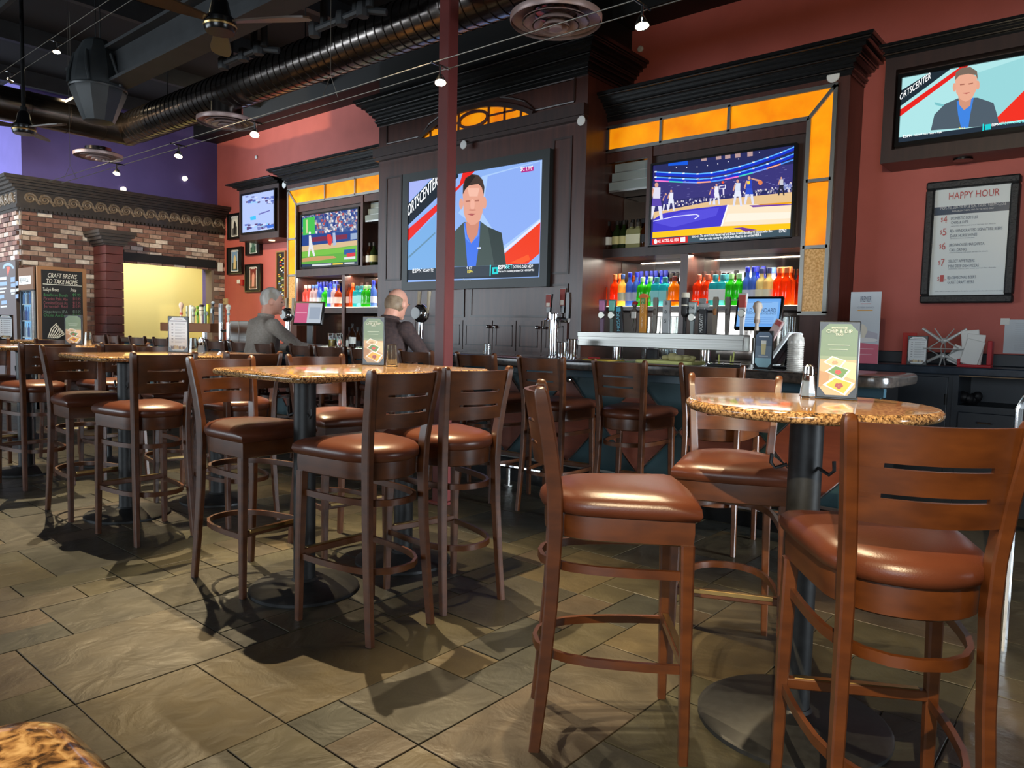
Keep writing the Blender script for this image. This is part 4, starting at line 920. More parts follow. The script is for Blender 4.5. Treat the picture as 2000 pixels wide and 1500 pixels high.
m_ = T(1256, 580); MB().prism([Vector((m_[0]+a, YB-.016, m_[2]+m_[3]+b)) for a, b in ellp(0, -.005, .038, .03, 10, 0, PI)], (0, .03, 0)).build('fan_topper', flat((226, 110, 40)), tw)
tp(1279, 581, 'stick', (132, 126, 116), (96, 86, 76)); tp(1301, 587, 'tile', (186, 188, 188), None, ('805', (60, 62, 64), .03, 'stack'))
tp(1337, 572, 'can', (22, 20, 20), (200, 190, 170)); tp(1352, 590, 'paddle', (150, 160, 158), (190, 196, 194), ('IPA', (30, 34, 36), .024, 'top'))
tp(1372, 604, 'tile', (30, 30, 32), None, ('MADEWEST', (230, 230, 226), .028, 'up')); tp(1396, 580, 'stick', (122, 110, 94), (150, 96, 50)); tp(1420, 580, 'stick', (104, 98, 90), (80, 74, 70))
tp(1449, 573, 'paddle', (196, 190, 186), (170, 60, 50), lab='white and red tap handle')
m_ = T(1368, 592); MB().bbox(m_[0]-.035, m_[0]+.05, YB+.02, YB+.04, m_[2]+m_[3]-.03, m_[2]+m_[3]).build('white_topper', flat((190, 190, 188)), tw); MB().bbox(m_[0]-.012, m_[0]+.012, YB+.02, YB+.04, m_[2]-.002, m_[2]+m_[3]-.03).build('topper_stem', flat((150, 150, 148)), tw)
MB().bbox(m_[0]-.03, m_[0]+.02, YB+.018, YB+.04, m_[2]+m_[3]-.002, m_[2]+m_[3]+.035).build('topper_cap', flat((150, 150, 150)), tw)
t2 = thing('tap_tower', 'wooden tap with a round carved head right of the long tap tower', 'tap tower', (PY(1478, 650, 5.12).x, 5.12, 1.068))
x = PY(1478, 640, 5.12).x; MB().lathe([(.045, 0), (.045, .01), (.028, .014), (.028, .2)], (x, 5.12, 1.068), 14).build('column', STEEL, t2); z = 1.268
tap(t2, x, 5.12, z, PY(1478, 588, 5.12).z-z, 'ball', (196, 178, 160), (150, 130, 116)); tap(t2, x+.07, 5.13, z-.05, .2, 'tile', (190, 160, 156), (160, 60, 60), tilt=.5)
MB().tube([(x, 5.12, 1.2), (x+.07, 5.13, 1.22)], .02, 8).build('cross_arm', STEEL, t2)
# single column by the centre cabinet
YQ = 4.95
t3 = thing('tap_column', 'single round steel tap column with two red and black beer handles', 'tap tower', (PY(1080, 690, YQ).x, YQ, 1.068))
x = PY(1081, 650, YQ).x; zt3 = PY(1081, 613, YQ).z
MB().lathe([(.055, 0), (.055, .01), (.038, .014), (.038, zt3-1.07), (.03, zt3-1.06)], (x, YQ, 1.068), 18).build('column', CHROME, t3)
for a, b, d in ((1081, 575, -.06), (1097, 563, .02)):
    xx = PY(a, 600, YQ).x; zz = PY(a, 611, YQ).z; h = PY(a, b, YQ).z-zz
    t = MB().loft([[(xx-w, YQ+d-.012, zz+q), (xx+w, YQ+d-.012, zz+q), (xx+w, YQ+d+.012, zz+q), (xx-w, YQ+d+.012, zz+q)] for w, q in ((.016, 0), (.024, h*.5), (.032, h))]).build('tap_handle', BLACKG, t3)
    MB().bbox(xx-.026, xx+.026, YQ+d-.016, YQ+d-.011, zz+h*.3, zz+h*.97, .002).build('red_badge', flat((150, 52, 42)), t); MB().bbox(xx-.018, xx+.018, YQ+d-.019, YQ+d-.015, zz+h*.32, zz+h*.52, .002).build('white_mark', flat((230, 220, 205)), t)
    MB().tube([(xx, YQ+d, zz), (xx, YQ+d, zz-.05), (xx+.01, YQ+d-.06, zz-.07), (xx+.01, YQ+d-.07, zz-.13)], .013, 8).build('faucet', CHROME, t3)
MB().tube([(x, YQ, zt3-.05), (x+.14, YQ+.02, zt3-.05)], .022, 10).build('cross_arm', CHROME, t3)
xx = PY(1110, 600, YQ).x; MB().loft([[(xx-w, YQ-.012, zz), (xx+w, YQ-.012, zz), (xx+w, YQ+.02, zz), (xx-w, YQ+.02, zz)] for w, zz in ((.012, PY(1110, 622, YQ).z), (.018, PY(1110, 590, YQ).z), (.014, PY(1110, 571, YQ).z))]).build('tap_handle', BLACKG, t3)
# left tower
YL = 4.95
t4 = thing('tap_tower', 'copper brown tap beam crowded with coloured beer handles near the left wall', 'tap tower', (PY(375, 640, YL).x, YL, 1.068))
a0, a1 = PY(322, 640, YL).x, PY(420, 640, YL).x; z0_, z1_ = PY(370, 648, YL).z, PY(370, 631, YL).z
MB().bbox(a0, a1, YL-.07, YL+.07, z0_, z1_, .006).build('beam', mat('copper_brown', (126, 84, 58), .35, .8), t4)
for p in (345, 400): x = PY(p, 640, YL).x; MB().lathe([(.05, 0), (.035, .01), (.035, z0_-1.068)], (x, YL, 1.068), 14).build('leg', CHROME, t4)
for p, q, kd, c1, c2 in ((354, 590, 'ball', (226, 200, 190), (200, 90, 80)), (366, 597, 'stick', (190, 196, 180), (120, 130, 120)), (373, 596, 'tile', (226, 226, 214), None), (378, 598, 'ball', (196, 206, 200), (120, 120, 126)), (386, 597, 'figure', (120, 170, 60), (140, 190, 70)), (394, 595, 'can', (226, 224, 214), (16, 16, 18)), (401, 598, 'stick', (130, 170, 160), (110, 150, 150)), (407, 594, 'paddle', (206, 206, 60), (220, 214, 70)), (416, 588, 'figure', (70, 74, 80), (170, 186, 200))):
    x = PY(p, 620, YL).x; tap(t4, x, YL, z1_, PY(p, q, YL).z-z1_, kd, c1, c2)
t5 = thing('tap_column', 'pair of pale tap handles on steel stems left of the seated man', 'tap tower', (PY(438, 650, 4.9).x, 4.9, 1.068))
for p, q, kd, c1, c2 in ((431, 593, 'tile', (190, 206, 220), (120, 126, 140)), (446, 594, 'ball', (226, 222, 206), (150, 170, 176))):
    x = PY(p, 620, 4.9).x; zz = PY(p, 630, 4.9).z; MB().lathe([(.04, 0), (.025, .012), (.025, zz-1.068)], (x, 4.9, 1.068), 12).build('column', CHROME, t5); tap(t5, x, 4.9, zz, PY(p, q, 4.9).z-zz, kd, c1, c2)
MB().tube([(PY(431, 640, 4.9).x, 4.9, 1.2), (PY(446, 640, 4.9).x, 4.9, 1.2)], .018, 8).build('cross_arm', CHROME, t5)
# round chrome fountain domes (mirrored beer engines) behind the men
def engine(px, py, Y, label, s=1.):
    p = PY(px, py, Y); t = thing('chrome_tap_dome', label, 'tap tower', (p.x, Y, 1.068)); 
    MB().lathe([(.06, 0), (.03, .02), (.03, p.z-1.068)], (p.x, Y, 1.068), 14).build('column', CHROME, t); MB().ell((p.x, Y, p.z), .09*s, .07*s, .09*s, 16, 10).build('dome', CHROME, t)
    MB().lathe([(.05*s, 0), (.055*s, .006), (.05*s, .01)], (0, 0, 0), 18).xform(Matrix.Translation((p.x, Y-.066*s, p.z)) @ Matrix.Rotation(PI/2, 4, 'X')).build('badge', WHITE, t)
    for d in (-.04, .1): MB().tube([(p.x+d, Y, p.z), (p.x+d+.02, Y, p.z+.2*s)], [.012, .02], 8).build('tap_handle', mat('pale_wood_handle', (190, 170, 140), .4), t)
engine(562, 615, 5.0, 'round chrome tap dome right of the grey haired man'); engine(822, 612, 5.05, 'round chrome tap dome right of the balding man', 1.1)

# ---------------- bar top clutter
def cup(px, py0, py1, Y, r, m, name, label, cat, z0=1.068, flare=1.15, solid=True, liquid=None):
    x = PY(px, (py0+py1)/2, Y).x; h = PY(px, py1, Y).z-z0
    t = thing(name, label, cat, (x, Y, z0))
    MB().lathe([(r*.92, 0), (r, .004), (r*flare, h), (r*flare-.004, h), (r*.94, .01)], (x, Y, z0), 16, cap=True).build('wall', m, t)
    MB().lathe([(r*flare+.001, h-.004), (r*flare+.002, h-.001), (r*flare, h+.001)], (x, Y, z0), 16, cap=False).build('rim', m, t)
    if liquid: MB().lathe([(r*.88, .008), (r*(.9+.2*liquid[1]), h*liquid[1])], (x, Y, z0), 14).build('drink', mat(*liquid[0]), t)
    return t
cup(1098, 700, 668, 4.75, .042, CHROME, 'shaker_tin', 'shorter steel cocktail shaker tin on the bar', 'shaker'); cup(1117, 700, 662, 4.8, .045, CHROME, 'shaker_tin', 'taller steel cocktail shaker tin beside the wood panelling', 'shaker')
cup(952, 694, 671, 4.7, .035, GLASS, 'pint_glass', 'upturned clear glass on the bar right of the column', 'glass', flare=.85)
cup(648, 682, 651, 4.7, .036, GLASS, 'beer_glass', 'half full beer glass by the hand of the man in grey', 'glass', liquid=(('lager', (236, 190, 60), .1), .55)); cup(663, 682, 651, 4.72, .032, GLASS, 'beer_glass', 'nearly empty glass right of the half full beer', 'glass')
for px, k_ in ((684, 'label'), ): pass
def loose_bottle(px, Y, key, sc, label, z=1.068):
    t = dup(_bp[key]) if key in _bp else make_bottle(*key[:4]); x = PY(px, 670, Y).x; t.location = (x, Y, z); t.scale = (sc,)*3; t['label'] = label
    if 'group' in t: del t['group']
loose_bottle(688, 4.75, BR, .85, 'brown beer bottle with white label on the bar left of the menu card'); loose_bottle(683, 5.6, BR, 1.0, 'dark bottle behind the bar left of the menu card', .99); loose_bottle(699, 5.6, BA, 1.0, 'black capped bottle behind the bar left of the menu card', .99)
# shelf unit behind the bar carrying those bottles and the till
bs = thing('work_shelf', 'black under counter with a long worktop behind the bar', 'counter', (-7.5, 5.7, 0)); MB().box(-10.2, -1.9, 5.5, 5.95, 0, .95).build('body', BLACKG, bs, 0); MB().bbox(-10.2, -1.9, 5.46, 5.97, .95, .99).build('worktop', STEEL, bs)
# cutting board, cloth, caddy
cb = thing('cutting_board', 'pale yellow green cutting board lying on the bar', 'board', (PY(1310, 700, 4.85).x, 4.85, 1.068)); x0, x1 = PY(1258, 700, 4.85).x, PY(1366, 705, 4.85).x
MB().loft([[(x, y, z) for x, y in rrect(x0+o, x1-o, 4.7+o, 4.98-o, .04)] for o, z in ((.004, 1.068), (0, 1.074), (0, 1.086), (.004, 1.09))]).build('board', mat('pale_yellow_plastic', (222, 222, 140), .5), cb)
mb = MB(); rr = random.Random(2); x = PY(1325, 692, 4.9).x
for i in range(9): mb.ell((x+rr.uniform(-.09, .09), 4.9+rr.uniform(-.03, .03), 1.11+rr.uniform(-.012, .012)), rr.uniform(.03, .05), .03, rr.uniform(.015, .028), 10, 6)
tag(mb.build('bar_cloth', mat('cream_cloth', (206, 196, 140), .9)), 'crumpled cream bar cloth on the pale board', 'cloth')
cup(1274, 700, 682, 5.15, .05, BLACK, 'bar_caddy', 'small black bar caddy under the stainless tap beam', 'caddy', flare=1.0)
x = PY(1178, 704, 4.75).x; tag(MB().loft([[(x_, y, z) for x_, y in rrect(x-.12+o, x+.14-o, 4.62+o, 4.86-o, .03)] for o, z in ((.002, 1.068), (0, 1.071), (.002, 1.074))]).build('yellow_reflection', mat('reflection_yellow', (226, 190, 70), .5)), 'painted yellow reflection on the bar left of the cutting board', 'reflection')  # thin yellow slab standing in for a reflection on the bar top
x = PY(1160, 699, 4.85).x; pn = thing('bar_tool', 'red handled bar tool lying left of the yellow reflection', 'tool', (x, 4.85, 1.068)); MB().tube([(x-.05, 4.85, 1.078), (x+.05, 4.86, 1.078)], .009, 8).build('grip', flat((180, 40, 40)), pn); MB().tube([(x+.05, 4.86, 1.076), (x+.16, 4.87, 1.076)], .005, 8).build('shaft', CHROME, pn)
x = PY(1420, 710, 4.72).x; gt = thing('garnish_tray', 'low black garnish tray left of the blue beer card', 'tray', (x, 4.72, 1.068)); MB().bbox(x-.12, x+.12, 4.66, 4.8, 1.068, 1.085, .004).build('base', BLACK, gt); MB().tube([(x-.12, 4.665, 1.1), (x+.12, 4.665, 1.1)], .004, 6).build('wire', CHROME, gt)
for q_ in (-.12, 0, .12): MB().tube([(x+q_, 4.665, 1.08), (x+q_, 4.665, 1.1)], .004, 6).build('wire_post', CHROME, gt)
for i, p in enumerate((1404, 1427, 1431)):
    x = PY(p, 710, 4.72).x; tag(MB().cyl((x, 4.72, 1.085), (x+(.006 if i == 2 else 0), 4.72, 1.085+(.065, .06, .085)[i]), .006, .005, 8).build('drinking_straw', flat((214, 216, 120))), ('pale yellow straw nearest the cutting board', 'shorter pale yellow straw by the beer card', 'taller pale yellow straw by the beer card')[i], 'straw')

for i, (p, l_) in enumerate(((1262, 'first'), (1282, 'second'), (1302, 'third'), (1318, 'fourth'), (1530, 'fifth'), (1543, 'sixth'))):
    t_ = cup(p, 645, 618, 6.62, .042, GLASS, 'pint_glass', l_+' pint glass from the left on the back counter behind the taps', 'glass', z0=.99); t_['group'] = 'pint glasses on the back counter'
# ================================================================== TABLES AND CHAIRS
def seat_outline(s=1., dy=0., n=9):
    pts = [(.207, .212), (.2, .12), (.192, .03), (.182, -.05)]
    pts += [(.18*math.cos(a), -.06-.172*math.sin(a)) for a in [PI/2*i/n for i in range(1, n)]]
    r = pts+[(0, -.232)]+[(-x, y) for x, y in reversed(pts)]
    r += [(-.1, .222), (0, .226), (.1, .222)]
    return [(x*s, (y-dy)*s+dy) for x, y in r]
def oct_sec(cx, cy, z, w, d, c=.3):
    a, b = w/2, d/2; k = min(a, b)*c
    return [(cx-a+k, cy-b, z), (cx+a-k, cy-b, z), (cx+a, cy-b+k, z), (cx+a, cy+b-k, z), (cx+a-k, cy+b, z), (cx-a+k, cy+b, z), (cx-a, cy+b-k, z), (cx-a, cy-b+k, z)]
def make_chair():
    t = thing('bar_chair', '', 'chair')
    c = MB(); O = lambda s, z: [(x, y, z) for x, y in seat_outline(s, -.01)]
    c.loft([O(.97, .728), O(1.03, .735), O(1.065, .752), O(1.05, .772), O(.97, .789), O(.82, .800), O(.55, .807), O(.2, .810)]).build('cushion', LEATHER, t, 60)
    f = MB(); f.loft([O(.94, .655), O(.975, .66), O(.985, .70), O(.98, .732)]).build('seat_frame', WOOD, t, 40)
    for s in (-1, 1):
        P_ = [(.166, -.242, 0, .026, .034), (.160, -.222, .2, .028, .038), (.153, -.203, .45, .03, .042), (.150, -.196, .68, .032, .046), (.153, -.2, .8, .032, .048), (.162, -.218, .93, .031, .046), (.174, -.243, 1.06, .03, .042), (.177, -.249, 1.095, .029, .038), (.178, -.251, 1.108, .024, .028), (.178, -.252, 1.113, .012, .014)]
        MB().loft([oct_sec(s*x, y, z, w, d) for x, y, z, w, d in P_]).build('rear_leg', WOOD, t, 40)
        MB().loft([oct_sec(s*x, y, z, w, w) for x, y, z, w in ((.2, .2, 0, .028), (.196, .196, .35, .034), (.19, .19, .66, .04))]).build('front_leg', WOOD, t, 40)
    b = MB()
    def yb(x, z): return -.212-(z-.88)*.16-.05*(1-(x/.165)**2)
    def band(x0, x1, z0, z1, n=8):
        rings = []
        for i in range(n+1):
            x = x0+(x1-x0)*i/n; th = .007
            rings.append([(x, yb(x, z0)-th, z0), (x, yb(x, z1)-th, z1), (x, yb(x, z1)+th, z1), (x, yb(x, z0)+th, z0)])
        b.loft(rings)
    band(-.158, .158, .873, .930); band(-.16, .16, .942, .998); band(-.168, .168, 1.010, 1.094, 10)
    for z0, z1 in ((.930, .942), (.998, 1.010)): band(-.16, -.108, z0, z1, 3); band(.108, .16, z0, z1, 3)
    b.build('backrest', WOOD, t, 30)
    for z, nm in ((.285, 1), (.565, .96)):
        pts = [(.192, .19), (.187, .08), (.18, 0), (.168, -.08), (.146, -.15), (.11, -.205), (.06, -.24)]
        path = [(x*nm, y*nm if y < 0 else y, z) for x, y in pts]; path = path+[(0, -.25*nm, z)]+[(-x, y, zz) for x, y, zz in reversed(path)]
        MB().strip(path, .014, .026).build('bent_stretcher', WOOD, t, 50)
    fr_ = MB().bbox(-.185, .185, .182, .206, .285, .315, .003).build('footrest', WOOD, t)
    MB().bbox(-.165, .165, .186, .2085, .3, .3175, .002).build('metal_cap', BRASS, fr_)
    return t
chair0 = make_chair(); first_chair = [True]
def chair(x, y, deg, label, group):
    if first_chair[0]: o = chair0; first_chair[0] = False
    else: o = dup(chair0)
    o.location = (x, y, 0); o.rotation_euler = (0, 0, math.radians(deg)); o['label'] = label; o['group'] = group; return o
GT = 'chairs around the high tables'; GB = 'chairs along the bar'
chair(-1.235, 1.983, -52.2, 'brown leather bar chair in the near foreground seen from its side', GT)
chair(-.442, 1.983, 31, 'brown leather bar chair nearest the right edge with its back to us', GT)
chair(-1.20, 2.77, 204, 'bar chair facing us behind the round granite table', GT)
chair(-2.508, 1.992, 90.4, 'bar chair with its back to us in front of the two pedestal granite table', GT)
chair(-2.503, 2.468, 80, 'bar chair right of the maroon column base, back towards us', GT)
chair(-3.333, 1.937, -84, 'bar chair facing right at the left corner of the middle granite table', GT)
chair(-3.48, 2.56, -95, 'bar chair facing us at the far side of the middle granite table', GT)
chair(-4.511, 1.925, 91, 'bar chair with its back to us at the second granite table, left of centre', GT)
chair(-4.50, 2.50, 86, 'bar chair mostly hidden behind the left front chairs of the second table', GT)
chair(-5.316, 1.894, -86.6, 'bar chair facing right at the near left corner of the second granite table', GT)
chair(-5.45, 2.52, -93, 'bar chair facing us at the far side of the second granite table', GT)
chair(-6.52, 1.95, 92, 'bar chair with its back to us at the farthest left granite table', GT)
chair(-6.5, 2.52, 88, 'bar chair behind the near one at the farthest left granite table', GT)
chair(-7.35, 1.9, -88, 'leftmost bar chair cut by the left edge of the picture', GT)
chair(-7.5, 2.5, -92, 'bar chair facing us at the far side of the farthest left table', GT)
sx = [-1.93, -2.53, -3.17, -3.77, -4.42, -5.06, -5.60, -6.0, -6.68, -7.1, -7.62, -8.2, -8.93, -9.6, -10.28, -10.8]
lab = ['bar chair at the counter behind the round table', 'bar chair at the counter below the cutting board', 'bar chair at the counter left of the near foreground chair', 'bar chair at the counter just right of the maroon column', 'bar chair under the balding man in the dark top',
       'bar chair at the counter left of the balding man', 'empty bar chair right of the grey sweater man', 'empty bar chair by the beer glass', 'bar chair under the man in the grey sweater', 'empty bar chair touching the left side of the grey sweater man',
       'bar chair at the counter below the pale tap handles', 'bar chair at the counter behind the white menu card', 'bar chair at the counter left of the white menu card', 'bar chair at the counter below the yellow opening', 'bar chair at the counter second from the left end', 'bar chair at the left end of the counter']
ang = [12, 6, 8, 4, 2, -3, 10, -4, 0, 5, 3, -4, 2, 5, -3, 4]
for x, l_, a in zip(sx, lab, ang): chair(x, 4.24, a, l_, GB)

def pedestal(t, x, y, ztop, r=.305, hooks=True):
    MB().lathe([(r, 0), (r, .014), (r-.012, .022), (.08, .042), (.062, .05), (.055, .06)], (x, y, 0), 36).build('base', IRON, t, 30)
    MB().lathe([(.052, .05), (.052, ztop-.06), (.06, ztop-.05), (.06, ztop-.04)], (x, y, 0), 20).build('column', IRON, t)
    MB().bbox(x-.2, x+.2, y-.03, y+.03, ztop-.045, ztop-.032).build('spider_arm', IRON, t); MB().bbox(x-.03, x+.03, y-.2, y+.2, ztop-.045, ztop-.032).build('spider_arm', IRON, t)
    if hooks:
        for sg in (-1, 1):
            MB().tube([(x+sg*.05, y-.02, .86), (x+sg*.085, y-.03, .845), (x+sg*.1, y-.03, .86), (x+sg*.098, y-.03, .89)], .006, 6).build('hook', IRON, t)
def slab(t, outline, z1, th=.034):
    MB().loft([[(x, y, z) for x, y in outline(o)] for o, z in ((.014, z1-th), (.004, z1-th+.007), (0, z1-th*.5), (.003, z1-.008), (.012, z1-.001), (.02, z1))]).build('granite_top', GRANITE, t, 50)
ZT = 1.067
rt = thing('round_table', 'round granite topped high table on a black disc base', 'table', (-.80, 2.42, 0))
slab(rt, lambda o: [(-.80+(.385-o)*math.cos(2*PI*i/56), 2.42+(.385-o)*math.sin(2*PI*i/56)) for i in range(56)], ZT); pedestal(rt, -.80, 2.42, ZT)
for tx, lb in ((-3.02, 'rectangular granite high table on two pedestals in the middle'), (-5.05, 'second rectangular granite high table left of the middle one'), (-7.08, 'farthest left rectangular granite high table')):
    t = thing('high_table', lb, 'table', (tx, 2.35, 0), group='rectangular granite high tables')
    slab(t, lambda o, tx=tx: rrect(tx-.38+o, tx+.38-o, 1.74+o, 2.96-o, .06-o*.5), ZT)
    pedestal(t, tx, 2.03, ZT, .26); pedestal(t, tx, 2.66, ZT, .26)
nt = thing('high_table', 'corner of a granite table top in the bottom left foreground', 'table', (.1, -.3, 0))
slab(nt, lambda o: rrect(-.437+o, .75-o, -.75+o, .138-o, .022), ZT, .036); pedestal(nt, .15, -.3, ZT)
t = thing('high_table', 'granite table cut off at the left edge behind the farthest chairs', 'table', (-9.1, 2.35, 0), group='rectangular granite high tables')
slab(t, lambda o: rrect(-9.48+o, -8.72-o, 1.74+o, 2.96-o, .06-o*.5), ZT); pedestal(t, -9.1, 2.03, ZT, .26); pedestal(t, -9.1, 2.66, ZT, .26)

# ---------------- menu stands
def menu_stand(loc, w, h, yaw, label, art, lean=.0):
    t = thing('menu_stand', label, 'menu', loc, yaw)
    L_ = loc; t.location = (0, 0, 0); t.rotation_euler = (0, 0, 0)
    MB().bbox(-w/2, w/2, -.011, .011, 0, h, .003).build('frame', BLACKG, t)
    MB().bbox(-w/2-.002, w/2+.002, -.028, .028, 0, .006, .002).build('foot', BLACKG, t)
    c = w*.24; x0, x1, z0, z1 = -w*.44, w*.44, h*.05, h*.965
    for side in (-1, 1):
        Vp = lambda u, v: Vector(((x0+(x1-x0)*u)*(-side), side*.0112, z0+(z1-z0)*v))
        oc = [(.2, 0), (.8, 0), (1, .12), (1, .9), (.8, 1), (.2, 1), (0, .9), (0, .12)]
        lay = [(col, [Vp(u, v) for u, v in (oc if pts is None else pts)]) for col, pts in art]
        picture('menu_card', lay, t, 0., (0, side, 0), .0003)
    t.location = L_; t.rotation_euler = (lean, 0, yaw); return t
def dip(cx, cy, s, rim, fill, gar):
    d = lambda k: [(cx-.36*s*k, cy+.0*s), (cx-.1*s*k, cy+.1*s*k), (cx+.34*s*k, cy+.03*s), (cx+.14*s*k, cy-.11*s*k)]
    o = [(rim, d(1.)), (fill, d(.8))]
    for i in range(5): o.append((gar, ellp(cx+.05*s*math.cos(i*2.4), cy+.02*s*math.sin(i*2.4)-.005, .045*s, .016*s, 8)))
    return o
FOOD = [((128, 150, 122), None), ((108, 134, 106), [(.0, .55), (1, .55), (1, .9), (.8, 1), (.2, 1), (0, .9)]), ((196, 168, 130), [(0, .12), (.2, 0), (.8, 0), (1, .12), (1, .5), (0, .5)]), ((226, 200, 160), [(.55, .3), (1, .22), (1, .46), (.7, .48)]), ((176, 140, 100), [(0, .1), (.25, .16), (.3, .3), (0, .34)])]
FOOD += dip(.42, .46, .9, (232, 232, 228), (206, 190, 150), (180, 150, 110))+dip(.52, .33, 1., (236, 238, 236), (96, 138, 72), (206, 70, 60))+dip(.56, .14, 1.25, (238, 240, 240), (226, 180, 60), (150, 60, 50))
FOOD += [((200, 216, 200), [(.2, .7), (.8, .7), (.8, .708), (.2, .708)]), ((200, 216, 200), [(.25, .64), (.75, .64), (.75, .648), (.25, .648)])]
LIST = [((214, 220, 224), None), ((60, 66, 74), [(0, .88), (1, .88), (1, .905), (0, .905)]), ((150, 110, 110), [(.25, .94), (.75, .94), (.75, .96), (.25, .96)])]
for k in range(7): LIST += [((120, 126, 134), [(.34, .8-k*.09), (.9, .8-k*.09), (.9, .812-k*.09), (.34, .812-k*.09)]), ((150, 156, 164), [(.34, .775-k*.09), (.7, .775-k*.09), (.7, .784-k*.09), (.34, .784-k*.09)]), ((90, 96, 104), [(.14, .79-k*.09), (.24, .79-k*.09), (.24, .812-k*.09), (.14, .812-k*.09)])]
rq = random.Random(4)
for k in range(16): u = .1+k*.05; LIST.append((rq.choice([(150, 110, 60), (70, 50, 40), (200, 180, 130), (110, 80, 50)]), [(u, .05), (u+.045, .05), (u+.04, .05+rq.uniform(.06, .12)), (u+.006, .05+rq.uniform(.06, .12))]))
BEER = [((120, 136, 150), None), ((90, 106, 126), [(0, .6), (1, .6), (1, .9), (.8, 1), (.2, 1), (0, .9)]), ((150, 190, 200), [(0, .12), (.2, 0), (.8, 0), (1, .12), (1, .26), (0, .26)]), ((222, 206, 150), [(.38, .36), (.62, .36), (.66, .74), (.34, .74)]), ((240, 238, 226), [(.345, .66), (.655, .66), (.66, .76), (.34, .76)]), ((226, 230, 234), [(.2, .86), (.8, .86), (.8, .885), (.2, .885)]), ((210, 214, 218), [(.2, .31), (.8, .31), (.8, .325), (.2, .325)])]
def on_table(px0, px1, py, ytop, label, art, z=ZT, yaw=None, lean=0.):
    a, b = PZ((px0+px1)/2, py, z), None
    dist = (a-CAMP).dot(_f); w = (px1-px0)/FPX*dist; h = (py-ytop)/FPX*dist
    vy = math.atan2(a.y, a.x)-PI/2 if yaw is None else yaw
    return menu_stand((a.x, a.y, z), w, h, vy, label, art, lean)
m1 = on_table(1596, 1670, 779, 628, 'black framed dip menu stand on the round table', FOOD, yaw=math.radians(14)); m2 = on_table(708, 752, 713, 619, 'black framed dip menu stand on the middle granite table', FOOD, yaw=math.radians(36))
on_table(330, 368, 688, 618, 'black framed list menu stand on the second granite table', LIST, yaw=math.radians(48)); on_table(129, 160, 673, 615, 'black framed dip menu stand on the farthest left table', FOOD, yaw=math.radians(52)); on_table(0, 25, 664, 615, 'list menu stand cut by the left edge', LIST, yaw=math.radians(52))
# title lettering on the two near stands
def title(m, w, h):
    L0, R0 = m.location.copy(), m.rotation_euler.copy(); m.location = (0, 0, 0)
    for s_, v, hh in (('BREWHOUSE', .885, .006), ('CHIP & DIP', .835, .012), ('TRIO', .80, .008)): letters(s_, (0, -.0165, h*v), X1, Z1, hh, flat((236, 240, 232)), m, nrm=NY, align='C')
    m.location = L0
title(m1, .14, .27); title(m2, .14, .27)
def shaker(px, py, ptop, label, salt=True, z=ZT, inv=False):
    a = PZ(px, py, z); h = (py-ptop)/FPX*(a-CAMP).dot(_f); t = thing('salt_shaker', label, 'shaker', a); r = h*.24
    if inv: MB().lathe([(r*1.15, 0), (r*1.1, .006), (r*.8, h), (r*.75, h-.004), (r*1.02, .01)], a, 8).build('glass', GLASS, t, 20)
    else:
        MB().lathe([(r, 0), (r*1.02, .004), (r*.72, h*.66), (r*.66, h*.68)], a, 6).build('glass', GLASS, t, 20); MB().lathe([(r*.86, .006), (r*.62, h*.5)], a, 6).build('salt', flat((190, 205, 225)), t, 20)
        MB().lathe([(r*.72, h*.67), (r*.74, h*.74), (r*.66, h*.94), (r*.4, h)], a, 14).build('metal_top', CHROME, t)
    return t
shaker(1577, 776, 712, 'faceted salt shaker with chrome top on the round table'); shaker(765, 716, 673, 'upturned ridged glass on the middle granite table', inv=True); shaker(377, 690, 660, 'amber pepper shaker on the second table', inv=True); shaker(393, 690, 659, 'salt shaker right of the list menu stand'); shaker(172, 675, 648, 'upturned ridged glass right of the far dip menu', inv=True)

# ================================================================== RIGHT SIDE COUNTER
YK = 6.4
kc = thing('counter_unit', 'blue black side counter with open shelf and drawers along the right wall', 'counter', (-.6, 6.7, 0)); ZK = PY(1855, 716, YK).z
kx = lambda p, q=760: PY(p, q, YK).x
kL, kR = RX1+.02, .9
mb = MB(); mb.box(kL, kx(1866), YK+.03, WY-.01, 0, ZK-.06); mb.build('corner_unit', NAVYC, kc, 0)
xs0, xs1 = kx(1872), kR; zs0, zs1 = PY(1900, 793, YK).z, PY(1900, 736, YK).z
mb = MB(); mb.box(xs0-.04, xs0, YK, WY-.01, 0, ZK-.06); mb.box(xs0, xs1, YK, WY-.01, zs1, ZK-.06); mb.box(xs0, xs1, YK, WY-.01, zs0-.03, zs0); mb.box(xs0, xs1, WY-.06, WY-.01, zs0, zs1); mb.box(xs0, xs1, YK+.02, WY-.01, 0, zs0-.03); mb.box(xs1, xs1+.04, YK, WY-.01, 0, ZK-.06); mb.build('open_shelf_unit', NAVYC, kc, 0)
MB().box(xs0, xs1, YK-.004, YK+.006, zs1, zs1+.02).build('worn_edge', mat('worn_wood_edge', (150, 122, 92), .7), kc, 0)
MB().bbox(kL, kR+.05, YK-.04, WY-.01, ZK-.06, ZK, .008).build('counter_top', mat('slate_blue_counter', (34, 44, 56), .25, c2=(46, 58, 72), sc=14, coat=.3), kc)
MB().bbox(kL, kR+.05, WY-.04, WY-.005, ZK, PY(1900, 690, WY).z, .006).build('backsplash', NAVYC, kc)
d_ = MB().bbox(kx(1742), kx(1850), YK+.005, YK+.03, .12, ZK-.08, .004).build('door', NAVYC, kc); MB().ell((kx(1746), YK-.012, PY(1746, 747, YK).z), .022, .022, .022, 10, 6).build('knob', CHROME, d_)
for q in (770, 1000): MB().cyl((kx(1848), YK-.002, PY(1846, q, YK).z), (kx(1848), YK-.002, PY(1846, q, YK).z-.08), .01).build('hinge', BLACK, d_)
